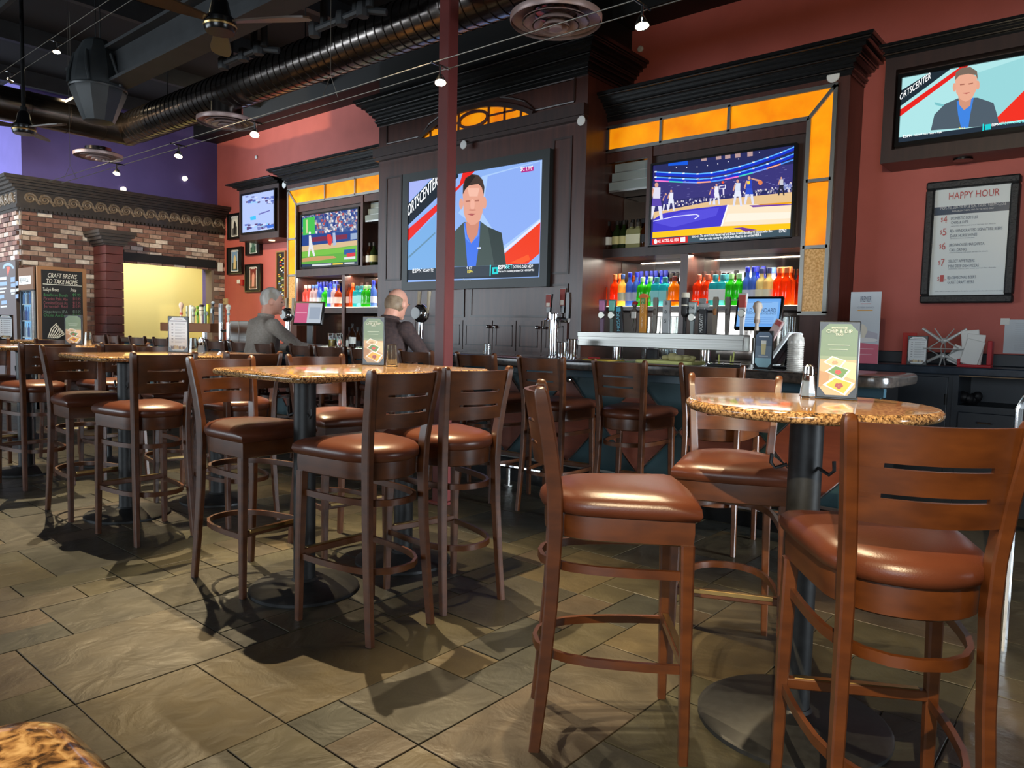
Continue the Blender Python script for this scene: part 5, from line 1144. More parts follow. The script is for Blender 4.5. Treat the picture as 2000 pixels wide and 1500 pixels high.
for a, b in ((kx(1874), kx(1984)), (kx(1990), kR-.02)):
    d_ = MB().bbox(a, b, YK-.006, YK+.02, zs0-.22, zs0-.05, .004).build('drawer', NAVYC, kc); x = (a+b)/2
    MB().tube([(x-.05, YK-.008, zs0-.12), (x-.04, YK-.035, zs0-.12), (x+.04, YK-.035, zs0-.12), (x+.05, YK-.008, zs0-.12)], .008, 6).build('pull', CHROME, d_)
mb = MB(); p = PY(1897, 788, YK+.15); rr = random.Random(9)
for i in range(8): mb.ell((p.x+rr.uniform(-.09, .09), YK+.17+rr.uniform(-.05, .05), zs0+.045+rr.uniform(-.01, .03)), rr.uniform(.03, .05), .04, .04, 10, 6)
tag(mb.build('dark_rag', flat((20, 18, 22))), 'bundled black rag on the open shelf of the side counter', 'rag')
# tray risers shaped like an X
SATIN = mat('satin_aluminium', (206, 210, 210), .45, .35)
def xstand(px, label):
    p = PY(px, 714, YK+.12); t = thing('tray_riser', label, 'riser', (p.x, YK+.12, ZK)); h = (PY(px, 642, YK+.12).z-ZK)
    zc_ = ZK+h*.5
    for lo, up in ((0, 1),):
        for sg in (-1, 1):
            MB().tube([(p.x+sg*.145, YK+.12, ZK+.006), (p.x+sg*.02, YK+.12, ZK+h*.27), (p.x+sg*.1, YK+.12, ZK+h*.44)], [.012, .016, .006], 8).build('lower_leg', SATIN, t)
            MB().tube([(p.x+sg*.1, YK+.12, ZK+h*.48), (p.x+sg*.02, YK+.12, ZK+h*.68), (p.x+sg*.15, YK+.12, ZK+h)], [.006, .016, .01], 8).build('upper_arm', SATIN, t)
            MB().tube([(p.x, YK+.12+sg*.1, ZK+.006), (p.x, YK+.12+sg*.02, ZK+h*.27), (p.x, YK+.12+sg*.09, ZK+h*.44)], [.005, .006, .004], 8).build('cross_leg', SATIN, t); MB().tube([(p.x, YK+.12+sg*.09, ZK+h*.48), (p.x, YK+.12+sg*.02, ZK+h*.68), (p.x+sg*.05, YK+.12+sg*.09, ZK+h)], [.004, .006, .004], 8).build('cross_arm', SATIN, t)
    MB().lathe([(.13, h*.445), (.15, h*.46), (.148, h*.475), (.13, h*.47)], (p.x, YK+.12, ZK), 28).build('ring_plate', SATIN, t); MB().ell((p.x, YK+.12, ZK+h*.27), .025, .025, .025, 10, 6).build('hub', SATIN, t); MB().ell((p.x, YK+.12, ZK+h*.68), .025, .025, .025, 10, 6).build('hub', SATIN, t)
xstand(1840, 'pair of stacked steel pizza tray risers on the side counter')
p = PY(1790, 712, YK+.05); menu_stand((p.x, YK+.05, ZK), .14, PY(1790, 656, YK+.05).z-ZK, math.radians(6), 'small list menu stand on the side counter left of the tray risers', LIST)
p = PY(1775, 700, YK+.2); ct_ = thing('red_card', 'red promotional card standing behind the small menu stand', 'card', (p.x, YK+.2, ZK)); MB().bbox(p.x-.05, p.x+.05, YK+.19, YK+.2, ZK, PY(1775, 650, YK+.2).z, .002).build('card', flat((190, 44, 36)), ct_); MB().bbox(p.x-.05, p.x+.05, YK+.2, YK+.26, ZK, ZK+.006, .001).build('foot', flat((190, 44, 36)), ct_)
# napkins in a red holder
p = PY(1900, 716, YK+.1); nh = thing('napkin_holder', 'red holder stuffed with white napkins on the side counter', 'napkins', (p.x, YK+.1, ZK)); x = p.x
MB().bbox(x-.1, x+.12, YK+.06, YK+.16, ZK, ZK+.02).build('tray', flat((180, 30, 40)), nh); MB().bbox(x+.09, x+.12, YK+.06, YK+.16, ZK+.02, ZK+.2).build('side', flat((180, 30, 40)), nh); MB().bbox(x-.1, x-.08, YK+.06, YK+.16, ZK+.02, ZK+.06).build('side', flat((180, 30, 40)), nh)
for i, (dx, hh, an) in enumerate(((-.03, .19, -.35), (.01, .23, -.2), (.03, .26, .0), (-.07, .14, -.5))):
    MB().bbox(-.06, .06, -.008, .008, 0, hh, .004).xform(Matrix.Translation((x+dx-.02*i, YK+.08+i*.018, ZK+.02)) @ Matrix.Rotation(-an-.1, 4, 'Y')).build('napkin', WHITE, nh)
ch_ = thing('chrome_tube_frame', 'bent chrome tube of a stand at the right edge of the picture', 'stand', (-.28, 3.6, 0)); e0 = PY(1992, 800, 3.6)
MB().tube([(e0.x, 3.6, 0), (e0.x, 3.6, e0.z), (e0.x+.02, 3.6, e0.z+.05), (e0.x+.07, 3.6, e0.z+.075), (e0.x+.35, 3.6, e0.z+.075), (e0.x+.4, 3.6, e0.z+.05), (e0.x+.42, 3.6, e0.z), (e0.x+.42, 3.6, 0)], .017, 10).build('tube', CHROME, ch_)
# ================================================================== WALL THINGS
def wall_pic(px0, py0, px1, py1, Y, label, art, mat_=.14, name='framed_picture', cat='picture', fm=None):
    a = PY(px0, py1, Y); b = PY(px1, py0, Y); b2 = PY(px0, py0, Y); z0, z1 = a.z, (b.z+b2.z)/2; x0, x1 = a.x, b.x
    t = thing(name, label, cat, ((x0+x1)/2, Y, z0)); w, h = x1-x0, z1-z0
    f = MB(); e = .025
    for q in ((x0, x1, z0, z0+e), (x0, x1, z1-e, z1), (x0, x0+e, z0+e, z1-e), (x1-e, x1, z0+e, z1-e)): f.box(q[0], q[1], Y-.025, WY, q[2], q[3])
    f.build('frame', fm or BLACKG, t, 0); MB().box(x0+e, x1-e, Y-.01, WY, z0+e, z1-e).build('mount', BLACK, t, 0)
    V_ = lambda u, v: Vector((x0+w*u, Y-.0105, z0+h*v))
    picture('print', [(c, [V_(u, v) for u, v in p]) for c, p in art], t, 0., NY, .0004); return t
def can(bg1, bg2, fg):
    lab = [(.28, .1), (.72, .1), (.76, .14), (.72, .2), (.72, .8), (.76, .86), (.7, .9), (.3, .9), (.24, .86), (.28, .8), (.28, .2), (.24, .14)]
    inn = [(.5+(u-.5)*.86, .5+(v-.5)*.93) for u, v in lab]
    return [((222, 222, 218), lab), (bg1, inn), (bg2, [(.33, .15), (.67, .15), (.67, .5), (.33, .42)]), (fg, [(.42, .2), (.58, .2), (.6, .6), (.52, .72), (.44, .6)]), ((226, 226, 222), [(.36, .83), (.64, .83), (.64, .86), (.36, .86)])]
WP = 6.97
wall_pic(446, 417, 473, 469, WP, 'framed beer label print with a dark horse shape, top left on the red wall', can((206, 206, 200), (90, 90, 90), (30, 30, 32))); wall_pic(445, 483, 474, 537, WP, 'framed blue beer label print, lower left on the red wall', can((120, 160, 200), (60, 80, 80), (226, 206, 150)))
wall_pic(481, 462, 510, 500, WP, 'framed green beer label print half under the small television', can((170, 190, 180), (50, 90, 70), (90, 130, 110))); wall_pic(480, 516, 511, 571, WP, 'framed red beer label print, lowest on the red wall', can((120, 30, 36), (60, 20, 24), (226, 150, 140)))
rk = random.Random(8); ca = [((34, 34, 34), [(.08, .04), (.92, .04), (.92, .96), (.08, .96)])]
for k in range(26): u, v = rk.uniform(.15, .75), .06+k*.034; ca.append((rk.choice([(220, 210, 60), (90, 190, 90), (210, 80, 60), (230, 230, 220), (110, 150, 220), (230, 140, 60)]), [(u, v), (u+rk.uniform(.1, .35), v+.004), (u+.2, v+.026), (u+.02, v+.022)]))
wall_pic(541, 490, 559, 592, WP, 'tall chalk board with coloured drawings beside the left cabinet', ca, name='chalk_sign', cat='sign', fm=mat('oak_frame', (150, 110, 60), .5))
t = thing('wall_plate', 'beige wall plate above the pale tap handles', 'switch', (PY(435, 588, WP).x, WP, PY(435, 594, WP).z)); a, b = PY(427, 595, WP), PY(443, 583, WP); MB().bbox(a.x, b.x, WP-.01, WP+.03, a.z, b.z, .003).build('plate', flat((196, 180, 140)), t); MB().bbox(a.x+.06, b.x-.06, WP-.014, WP, a.z+.04, b.z-.04, .002).build('switches', flat((170, 150, 110)), t)
t = thing('fire_alarm', 'small red and white fire alarm left of the red label print', 'alarm', (PY(472, 555, WP).x, WP, PY(472, 556, WP).z)); a, b = PY(473, 558, WP), PY(477, 546, WP); MB().bbox(a.x, b.x, WP-.04, WP+.03, a.z, b.z, .004).build('body', flat((176, 30, 28)), t); MB().bbox(a.x-.1, a.x-.0, WP-.05, WP+.03, b.z-.07, b.z, .004).build('strobe', WHITE, t)
# happy hour poster
FRM = mat('woven_black_frame', (26, 27, 29), .5, c2=(44, 45, 48), sc=40, bump=.6, bsc=70)
Hf = lambda x, y: PY(1500+x/4, 330+y/4, WP)
a, b = Hf(1190, 1050), Hf(1985, 60); t = thing('happy_hour_poster', 'framed white HAPPY HOUR price poster on the red wall', 'poster', ((a.x+b.x)/2, WP, a.z)); e = .064; x0, x1, z0, z1 = a.x, b.x, a.z, Hf(1245, 115).z
f = MB()
for q in ((x0, x1, z0, z0+e), (x0, x1, z1-e, z1), (x0, x0+e, z0+e, z1-e), (x1-e, x1, z0+e, z1-e)): f.bbox(q[0], q[1], WP-.05, WY, q[2], q[3], .012)
f.build('frame', FRM, t)
NAV = (66, 84, 108)
zb1_, zb0_ = Hf(1600, 280).z, Hf(1600, 345).z
picture('poster_sheet', [((228, 238, 242), quad(x0+e, x1-e, z0+e, z1-e, WP-.01)), (NAV, quad(x0+e, x1-e, zb0_, zb1_, WP-.01))], t, 0., NY, .0006)
PR = flat((196, 84, 84)); PN = flat((84, 100, 122)); PWt = flat((226, 230, 234)); PG = flat((150, 160, 172))
def hl(s, ax, ay, bx, h, m): p = Hf(ax, ay); q = Hf(bx, ay); p.y = WP-.014; letters(s, p, X1, Z1, h, m, t, width=q.x-p.x, nrm=NY)
hl('HAPPY HOUR', 1415, 242, 1808, .058, PR)
hl('MON.-FRI., 3:00-7:00 PM, & SUN.-THURS., 9:00 PM-CLOSE', 1352, 322, 1860, .024, PWt); hl('AVAILABLE IN THE BAR AND ON THE PATIO ONLY', 1440, 338, 1765, .013, PWt)
for s, y, l1, l2, w1, w2, g1 in (('4', 425, 'DOMESTIC BOTTLES', 'CHIPS & DIPS', 1640, 1563, 1780), ('5', 522, "BJ's HANDCRAFTED SIGNATURE BEERS", 'DARK HORSE WINES', 1832, 1635, 1615), ('6', 632, 'BREWHOUSE MARGARITA', 'CALL DRINKS', 1692, 1553, 1720), ('7', 758, 'SELECT APPETIZERS', 'MINI DEEP DISH PIZZAS', 1616, 1648, 1780), ('1', 884, "BJ's SEASONAL BEERS", 'GUEST DRAFT BEERS', 1626, 1612, None)):
    q_ = 1352-(y-425)*.06; hl('$', q_, y-10, q_+16, .035, PR); hl(s, q_+20, y, q_+48, .06, PR); k_ = q_+80
    hl(l1, k_, y-24, w1, .024, PN); hl(l2, k_, y+(8 if s == '4' else 14), w2, .024, PN)
    if g1: hl('selected items, ask your server for details', k_, y+28, g1, .01, PG)
    if s == '1': hl('OFF', q_+52, y-12, q_+72, .012, PR)
hl('offers valid in the bar area and on the patio, not valid with other discounts or on holidays', 1305, 962, 1855, .009, PG)
# paper taped on the wall
a, b = PY(1958, 690, WP), PY(2040, 624, WP); t = thing('wall_notice', 'white paper notice taped to the red wall at the right edge', 'paper', ((a.x+b.x)/2, WP, a.z)); lay = [((196, 204, 212), quad(a.x, b.x, a.z, PY(1958, 624, WP).z, WP+.02))]
h_ = PY(1958, 624, WP).z-a.z
for k in range(14): lay.append(((168, 176, 186), quad(a.x+.07, b.x-.03, a.z+h_*(.1+k*.06), a.z+h_*(.108+k*.06), WP+.02)))
MB().box(a.x, b.x, WP+.02, WY, a.z, a.z+h_).build('sheet', PAPER, t, 0); picture('print', lay, t, 0., NY, .0005); MB().box(a.x-.03, a.x+.03, WP+.018, WY, a.z+h_-.04, a.z+h_+.01).build('tape', WHITE, t, 0)
# premier sign on the counter behind the bar end
YP = 6.3; a, b = PY(1655, 708, YP), PY(1722, 570, YP); t = thing('promo_sign', 'tall white and pink PREMIER promotional sign standing behind the bar end', 'sign', ((a.x+b.x)/2, YP, ZK)); z1 = PY(1690, 570, YP).z; w, h = b.x-a.x, z1-ZK
MB().box(a.x, b.x, YP, YP+.006, ZK, z1).build('board', PAPER, t, 0); MB().box(a.x+.05, b.x-.05, YP, YP+.12, ZK, ZK+.008).build('foot', PAPER, t, 0)
Vq = lambda u, v: Vector((a.x+w*u, YP-.0005, ZK+h*v)); L_ = [((206, 216, 228), [Vq(0, 0), Vq(1, 0), Vq(1, 1), Vq(0, 1)]), ((222, 116, 140), [Vq(0, 0), Vq(1, 0), Vq(1, .27), Vq(0, .3)]), ((236, 232, 220), [Vq(u, v) for u, v in ellp(.42, .42, .2, .13)]), ((190, 190, 206), [Vq(.5, .33), Vq(.95, .31), Vq(.95, .42), Vq(.62, .46)]), ((236, 236, 240), [Vq(u, v) for u, v in ellp(.55, .33, .42, .03)]), ((226, 170, 90), [Vq(.25, .735), Vq(.75, .735), Vq(.75, .75), Vq(.25, .75)]), ((200, 90, 90), [Vq(.34, .83), Vq(.68, .83), Vq(.68, .837), Vq(.34, .837)]), ((236, 180, 196), [Vq(.1, .2), Vq(.85, .2), Vq(.85, .212), Vq(.1, .212)]), ((236, 180, 196), [Vq(.2, .12), Vq(.8, .12), Vq(.8, .132), Vq(.2, .132)])]
picture('print', L_, t, 0., NY, .0005); letters('PREMIER', Vq(.33, .86)+Vector((0, -.006, 0)), X1, Z1, .045, flat((110, 120, 140)), t, width=w*.36, nrm=NY); letters('ICE CREAM SANDWICH', Vq(.25, .77)+Vector((0, -.006, 0)), X1, Z1, .014, flat((150, 160, 180)), t, width=w*.55, nrm=NY)

# beer card and till screens on the bar
p = PY(1490, 722, 4.68); menu_stand((p.x, 4.68, 1.068), .115, PY(1490, 646, 4.68).z-1.068, math.radians(10), 'blue beer card stand on the bar right of the tap tower', BEER)
t = thing('lid_stack', 'wrapped stack of clear plastic lids on the bar', 'lids', (PY(1553, 720, 4.68).x, 4.68, 1.068)); x = PY(1553, 700, 4.68).x; h = PY(1553, 652, 4.68).z-1.068; PLS = mat('cloudy_plastic', (206, 200, 190), .25, c2=(170, 164, 156), sc=30)
for k in range(14): MB().lathe([(.046, 0), (.05, .004), (.05, .008), (.045, .0115)], (x, 4.68, 1.068+k*.0118), 18).build('lid', PLS, t)
MB().lathe([(.05, .165), (.052, .17), (.046, h*.9), (.025, h), (.004, h+.003)], (x, 4.68, 1.068), 14).build('wrap', PLS, t)
def till(px, py, Y, w, h, z0, label, lay, words=(), yaw=0., tilt=.25):
    p = PY(px, py, Y); t = thing('till', label, 'till'); 
    MB().bbox(-w*.35, w*.35, -.1, .12, 0, .03, .006).build('foot', BLACKG, t); MB().bbox(-.04, .04, .02, .06, .03, p.z-z0+.02, .004).build('neck', BLACKG, t); zc_ = p.z-z0
    R_ = Matrix.Translation((0, 0, zc_)) @ Matrix.Rotation(-tilt, 4, 'X')
    MB().bbox(-w/2, w/2, -.015, .03, -h/2, h/2, .006).xform(R_).build('monitor', BLACKG, t)
    S = lambda u, v: R_ @ Vector(((u-.5)*w*.9, -.0155, (v-.5)*h*.84)); nn = R_.to_3x3() @ Vector((0, -1, 0))
    picture('screen', [(c, [S(u, v) for u, v in pts]) for c, pts in lay], t, .9, nn, .0004)
    for wd, u, v, u2, hh in words: letters(wd, S(u, v)+nn*.004, R_.to_3x3() @ X1, R_.to_3x3() @ Z1, hh, flat((50, 80, 140)), t, width=(u2-u)*w*.9, nrm=nn)
    t.location = (p.x, Y, z0); t.rotation_euler = (0, 0, yaw); return t
SQ = [(0, 0), (1, 0), (1, 1), (0, 1)]
till(1482, 612, 5.7, .36, .27, .99, 'till screen reading GOLD STANDARD behind the tap handles', [((110, 170, 240), SQ), ((140, 190, 246), [(.05, .1), (.95, .1), (.95, .9), (.05, .9)])]+[((70, 120, 200), [(.12, .1+k*.07), (.88, .1+k*.07), (.88, .11+k*.07), (.12, .11+k*.07)]) for k in range(4)]+[((70, 120, 200), [(.2, .86), (.8, .86), (.8, .87), (.2, .87)])], [('GOLD STANDARD', .08, .52, .92, .032), ('OF OPERATIONAL EXCELLENCE', .08, .44, .92, .015)], .12)
till(603, 612, 5.7, .42, .32, .99, 'till with pink and grey screen right of the grey haired man', [((190, 200, 212), SQ), ((206, 96, 136), [(0, 0), (.48, 0), (.48, 1), (0, 1)]), ((226, 150, 176), [(.03, .48), (.45, .48), (.45, .55), (.03, .55)]), ((160, 172, 190), [(.55, .2), (.95, .2), (.95, .8), (.55, .8)])], (), .5)
t = thing('card_terminal', 'tilted white framed tablet on a stand at the end of the bar', 'terminal'); R_ = Matrix.Translation((0, 0, .13)) @ Matrix.Rotation(.6, 4, 'Y')
MB().bbox(-.012, .012, -.12, .12, -.13, .13, .005).xform(R_).build('tablet', WHITE, t); MB().bbox(.0125, .016, -.105, .105, -.115, .115, .001).xform(R_).build('screen', BLACKG, t); MB().bbox(-.06, .1, -.06, .06, 0, .02, .004).build('foot', BLACKG, t); MB().tube([(.02, 0, .01), (.05, 0, .13)], .018, 8).build('stem', BLACKG, t); t.location = (PY(1530, 700, 4.85).x, 4.85, 1.068)

# ================================================================== LEFT END: fridge, chalk sign, pilaster, beer chart
XF = -12.0; yf = PX(66, 600, XF).y; xl = PY(37, 600, yf).x; zf = PX(66, 521, XF).z
fz = thing('drinks_fridge', 'glass fronted drinks fridge glowing blue beside the chalk sign', 'fridge', ((xl+XF)/2, yf+.3, 0))
mb = MB(); mb.box(XF-.04, XF, yf+.02, BYF-.02, 0, zf); mb.box(xl, xl+.04, yf+.02, BYF-.02, 0, zf); mb.box(xl, XF, BYF-.06, BYF-.02, 0, zf); mb.box(xl, XF, yf+.02, BYF-.02, zf-.34, zf); mb.box(xl, XF, yf+.02, BYF-.02, 0, .2); mb.build('cabinet', BLACK, fz, 0)
MB().box(xl, XF, yf, yf+.02, zf-.32, zf).build('header', mat('bronze_header', (104, 74, 52), .45), fz, 0); MB().box(xl+.05, XF-.1, yf-.004, yf, zf-.24, zf-.12).build('sign_plate', flat((225, 228, 230), .35), fz, 0); letters('BREWHOUSE', (xl+.08, yf-.004, zf-.215), X1, Z1, .075, BLACK, fz, width=XF-xl-.26, nrm=NY)
MB().box(xl+.05, XF-.05, yf+.06, yf+.07, .2, zf-.36).build('lit_back', mat('fridge_glow', (96, 170, 226), .5, emit=.75, c2=(150, 206, 240), sc=6), fz, 0)
for k in range(6): MB().box(xl+.05, XF-.05, yf+.03, yf+.06, .3+k*.24, .315+k*.24).build('shelf', WHITE, fz, 0)
rk = random.Random(6)
for k in range(6):
    for j in range(6): x = xl+.09+j*(XF-xl-.18)/5; c = MB().lathe([(.035, 0), (.035, .12), (.014, .16), (.014, .2)], (x, yf+.045, .315+k*.24), 8, sy=.3).build('bottle', flat(rk.choice([(40, 70, 150), (60, 120, 190), (200, 214, 226), (90, 90, 110)])), fz)
MB().box(xl+.04, XF-.04, yf+.005, yf+.012, .2, zf-.34).build('glass_door', GLASS, fz, 0); MB().box(XF-.08, XF-.04, yf-.01, yf+.02, .2, zf-.34).build('door_rail', STEEL, fz, 0)
XS = -11.93; Sf = lambda x, y: PX(x*.14, 480+y*.14, XS)
a, b = PX(75, 660, XS), PX(168, 527, XS); y0, y1, z0, z1 = a.y, b.y, .35, PX(77, 519, XS).z; OAK = mat('oak_board_frame', (140, 98, 58), .5)
t = thing('chalk_sign', 'oak framed black chalk sign reading CRAFT BREWS TO TAKE HOME', 'sign', (XS, (y0+y1)/2, 0)); f = MB(); e = .05
for q in ((y0, y1, z0, z0+e), (y0, y1, z1-e, z1), (y0, y0+e, z0+e, z1-e), (y1-e, y1, z0+e, z1-e)): f.box(XS-.04, XS+.005, q[0], q[1], q[2], q[3])
f.build('frame', OAK, t, 0); MB().box(XS-.03, XS-.006, y0+e, y1-e, z0+e, z1-e).build('slate', BLACK, t, 0)
for yy in (y0+.03, y1-.03): MB().box(XS-.04, XS, yy-.02, yy+.02, 0, z0).build('leg', OAK, t, 0)
XN = (1, 0, 0); Y1 = Vector((0, 1, 0)); CW = flat((226, 226, 214)); CG = flat((60, 130, 76)); CR = flat((140, 70, 80)); CGy = flat((110, 130, 120))
def sl(s, ax, ay, bx, h, m, sh=.25): p = Sf(ax, ay); q = Sf(bx, ay); p.x = XS-.005; letters(s, p, Y1, Z1, h, m, t, width=q.y-p.y, nrm=XN, shear=sh)
sl('CRAFT BREWS', 668, 440, 1075, .066, CW); sl('TO TAKE HOME', 650, 522, 1090, .066, CW); sl("Today's Brews", 600, 628, 820, .05, CW); sl('Price', 985, 640, 1065, .05, CW)
for s, pr, y, m in (('Brewhouse Blonde', '$9.95', 700, CG), ('Piranha Pale Ale', '$10.95', 755, CR), ('Committed Double IPA', '$12.95', 812, CR), ('Jeremiah Red', '$10.95', 860, CR), ('Hopstorm IPA', '$10.95', 935, CGy), ('Oasis Amber', '$10.95', 985, CG)): sl(s, 610, y, 945, .045, m, .1); sl(pr, 1015, y+5, 1125, .045, m, .1)
MB().box(XS-.006, XS-.003, Sf(600, 540).y, Sf(1140, 540).y, Sf(800, 548).z, Sf(800, 540).z).build('rule', CW, t, 0)
for k in range(7): q0 = Sf(670+k*22, 1290); q1 = Sf(720+k*30, 1150+k*14); q2 = Sf(790+k*12, 1085+k*16); MB().tube([(XS-.004, q.y, q.z) for q in (q0, q1, q2)], .007, 6).build('chalk_stroke', CW, t)
# pilaster with board joints
py0, py1 = PX(207, 560, -12.5).y, PX(242, 560, -12.5).y; zpc = PX(207, 478, -12.5).z
pt = thing('pilaster', 'red brown boarded pillar with a dark cap beside the yellow opening', 'pillar', (-12.75, (py0+py1)/2, 0))
n_ = 18
for k in range(n_): MB().bbox(-12.98, -12.5, py0, py1, zpc*k/n_+.004, zpc*(k+1)/n_-.002, .004).build('board', mat('red_brown_board', (86, 36, 32), .5, c2=(70, 30, 27), sc=5), pt)
mb = MB()
for o_, a_, b_ in ((.02, 0, .03), (.05, .03, .08), (.09, .08, .13), (.13, .13, .17), (.15, .17, .22)): mb.box(-12.98, -12.5+o_, py0-o_, py1+o_, zpc+a_, zpc+b_)
mb.build('cap', CARV, pt, 0)
# beer chart on the lit brick face
YG = BYF-.06; a, b = PY(-40, 660, YG), PY(41, 508, YG); t = thing('beer_chart', 'grey wall chart of beer styles on the lit brick face', 'chart', ((a.x+b.x)/2, YG, 0)); MB().box(a.x, BX-.02, YG, BYF-.012, .4, PY(30, 508, YG).z).build('panel', mat('chart_grey', (84, 76, 78), .7), t, 0)
lay = []; Gf = lambda x, y: PY(x*.14, 480+y*.14, YG); W_ = (196, 200, 204)
arc_ = ellp(115, 320, 80, 80, 12, PI, 2*PI)+list(reversed(ellp(115, 320, 55, 45, 12, PI, 2*PI))); lay.append(((150, 170, 190), [Gf(x, y) for x, y in arc_])); lay.append(((214, 110, 100), [Gf(90, 295), Gf(140, 295), Gf(112, 430)]))
for x, y, w_, h_ in ((0, 440, 90, 40), (0, 510, 100, 50), (0, 590, 90, 24), (0, 640, 70, 20), (0, 690, 60, 50), (20, 770, 80, 50), (10, 840, 90, 24), (150, 440, 60, 70), (155, 530, 60, 50), (150, 610, 65, 40), (160, 660, 50, 24), (220, 500, 40, 60), (222, 600, 40, 40), (220, 680, 40, 60)): lay.append((W_ if h_ < 45 else (140, 160, 190), [Gf(x, y+h_), Gf(x+w_, y+h_-8), Gf(x+w_, y-8), Gf(x, y)]))
picture('print', lay, t, 0., NY, .0005)
# chair back in the room beyond and pale steel splash panels
t = thing('splash_panel', 'pair of pale steel splash panels behind the taps at the left end of the bar', 'panel', (PY(465, 650, 5.3).x, 5.3, 1.0)); 
for a_, b_ in ((449, 466), (467, 484)): p, q = PY(a_, 660, 5.3), PY(b_, 627, 5.3); MB().bbox(p.x, q.x, 5.3, 5.32, 1.0, q.z, .004).build('sheet', STEEL, t)
MB().box(PY(449, 660, 5.3).x, PY(484, 660, 5.3).x, 5.28, 5.4, 0, 1.0).build('stand', BLACKG, t, 0)
# ================================================================== DUCTS, FANS, CABLE LIGHTS
YD = 4.05
def dz(px, py): return PY(px, py, YD)
dA, dB = dz(250, 243), dz(870, 37); DR = .19; zD = (dA.z+dB.z)/2; ex = dA.x
du = thing('spiral_duct', 'round silver spiral duct running the length of the bar', 'duct', (-5, YD, zD))
MB().tube([(ex-.05, YD, zD), (ex+.3, YD, zD)]+[(x, YD, zD) for x in (-7, -5, -3, -1, 1)], DR, 32).build('pipe', DUCT, du, 60)
x = ex+.25; k = 0; ring = None
while x < .6:
    if ring is None: ring = MB().tube([(0, YD, zD), (.012, YD, zD)], DR+.006, 32).build('seam_ring', DUCT, du, 0); o = ring
    else: o = ring.copy(); COL.objects.link(o); o.parent = du
    o.location = (x, 0, 0); x += .105
MB().ell((ex, YD, zD), DR*1.02, DR*1.02, DR*1.02, 24, 16).build('elbow', DUCT, du)
for px in (330, 600, 1060): x = PY(px, 150, YD).x; MB().tube([(x, YD-.02, zD+DR), (x, YD-.02, CZ)], .006, 6).build('hanger_rod', BEAMM, du)
d2 = thing('branch_duct', 'darker round duct branching towards us at the far left', 'duct', (ex, 2.5, zD))
MB().tube([(ex, YD, zD), (ex, 3, zD), (ex, 1.5, zD), (ex, 0, zD)], DR, 32).build('pipe', DUCT, d2, 60)
for k in range(9): MB().tube([(ex, YD-.3-k*.4, zD), (ex, YD-.312-k*.4, zD)], DR+.006, 32).build('seam_ring', DUCT, d2, 0)
PINK = mat('dusty_diffuser', (168, 146, 142), .4, .35)
def diffuser(px, py, R, label):
    p = dz(px, py); t = thing('ceiling_diffuser', label, 'vent', p, group='round air diffusers hanging from the duct')
    c = (p.x, YD, p.z)
    MB().lathe([(.16, .03), (.16, max(.08, zD-DR-p.z+.1))], c, 24).build('neck', DUCT, t)
    MB().lathe([(R*.98, -.03), (R, -.02), (R*1.0, .012), (R*.86, .03), (.16, .05), (R*.5, .045), (R*.84, .012), (R*.97, -.004)], c, 36, cap=False).build('outer_cone', PINK, t)
    for a, zz in ((.74, -.03), (.52, -.05), (.3, -.062)): MB().lathe([(R*a, zz), (R*a*.98, zz+.01), (R*a*.66, zz+.05), (R*a*.62, zz+.045), (R*a*.93, zz)], c, 32, cap=False).build('inner_cone', PINK, t)
    MB().lathe([(R*.14, -.075), (R*.13, -.05), (R*.03, -.02)], c, 20).build('centre_cap', PINK, t)
diffuser(1086, 36, .31, 'large round air diffuser right of the column'); diffuser(443, 236, .30, 'round air diffuser under the middle of the silver duct'); diffuser(192, 303, .30, 'round air diffuser below the duct elbow at the left')
# hanging egg shaped loudspeaker
p = PY(192, 160, 3.0); t = thing('hanging_loudspeaker', 'dark grey faceted egg shaped loudspeaker hanging at the left', 'speaker', (p.x, 3.0, p.z)); GRM = mat('speaker_grey', (52, 56, 58), .42, c2=(40, 43, 45), sc=3)
MB().lathe([(.1, -.40), (.14, -.39), (.245, -.12), (.255, -.06), (.25, 0), (.2, .24), (.13, .37), (.09, .40)], (p.x, 3.0, p.z), 10).build('shell', GRM, t, 20); MB().lathe([(.257, -.085), (.262, -.07), (.257, -.055)], (p.x, 3.0, p.z), 20, cap=False).build('band', GRM, t)
for k in range(4):
    a = 1.1*k+3.2; MB().tube([(p.x+.2*math.cos(a), 3+.2*math.sin(a), p.z+.24), (p.x+.252*math.cos(a+.15), 3+.252*math.sin(a+.15), p.z+.05), (p.x+.262*math.cos(a+.25), 3+.262*math.sin(a+.25), p.z-.06)], .018, 6).build('rib', GRM, t)
for d in (-.05, .06): MB().tube([(p.x+d, 3, p.z+.39), (p.x+d, 3, CZ)], .006, 6).build('cable', BEAMM, t)
# ceiling fans
def fan(px, py, Y, a0, label, R=.62, m=None):
    p = PY(px, py, Y); t = thing('ceiling_fan', label, 'fan', p); z = p.z
    MB().lathe([(.09, -.06), (.1, -.04), (.1, .02), (.07, .05), (.05, .14), (.03, .16), (.03, .2)], p, 20).build('motor', BLACKG, t); MB().lathe([(.102, -.03), (.106, -.02), (.102, -.01)], p, 24, cap=False).build('trim_ring', BRASS, t); MB().tube([(p.x, Y, z+.18), (p.x, Y, CZ)], .018, 8).build('down_rod', BLACKG, t)
    for k in range(3):
        a = a0+2*PI*k/3; M_ = Matrix.Translation(p) @ Matrix.Rotation(a, 4, 'Z') @ Matrix.Rotation(.2, 4, 'X')
        o = [(.1, -.03), (.25, -.055), (R*.8, -.075), (R*.96, -.06), (R, -.02), (R, .03), (R*.95, .06), (R*.8, .07), (.25, .045), (.1, .03)]
        MB().prism([(x, y, .0) for x, y in o], (0, 0, .012)).xform(M_).build('blade', m or mat('fan_blade_wood', (70, 52, 36), .4), t, 20)
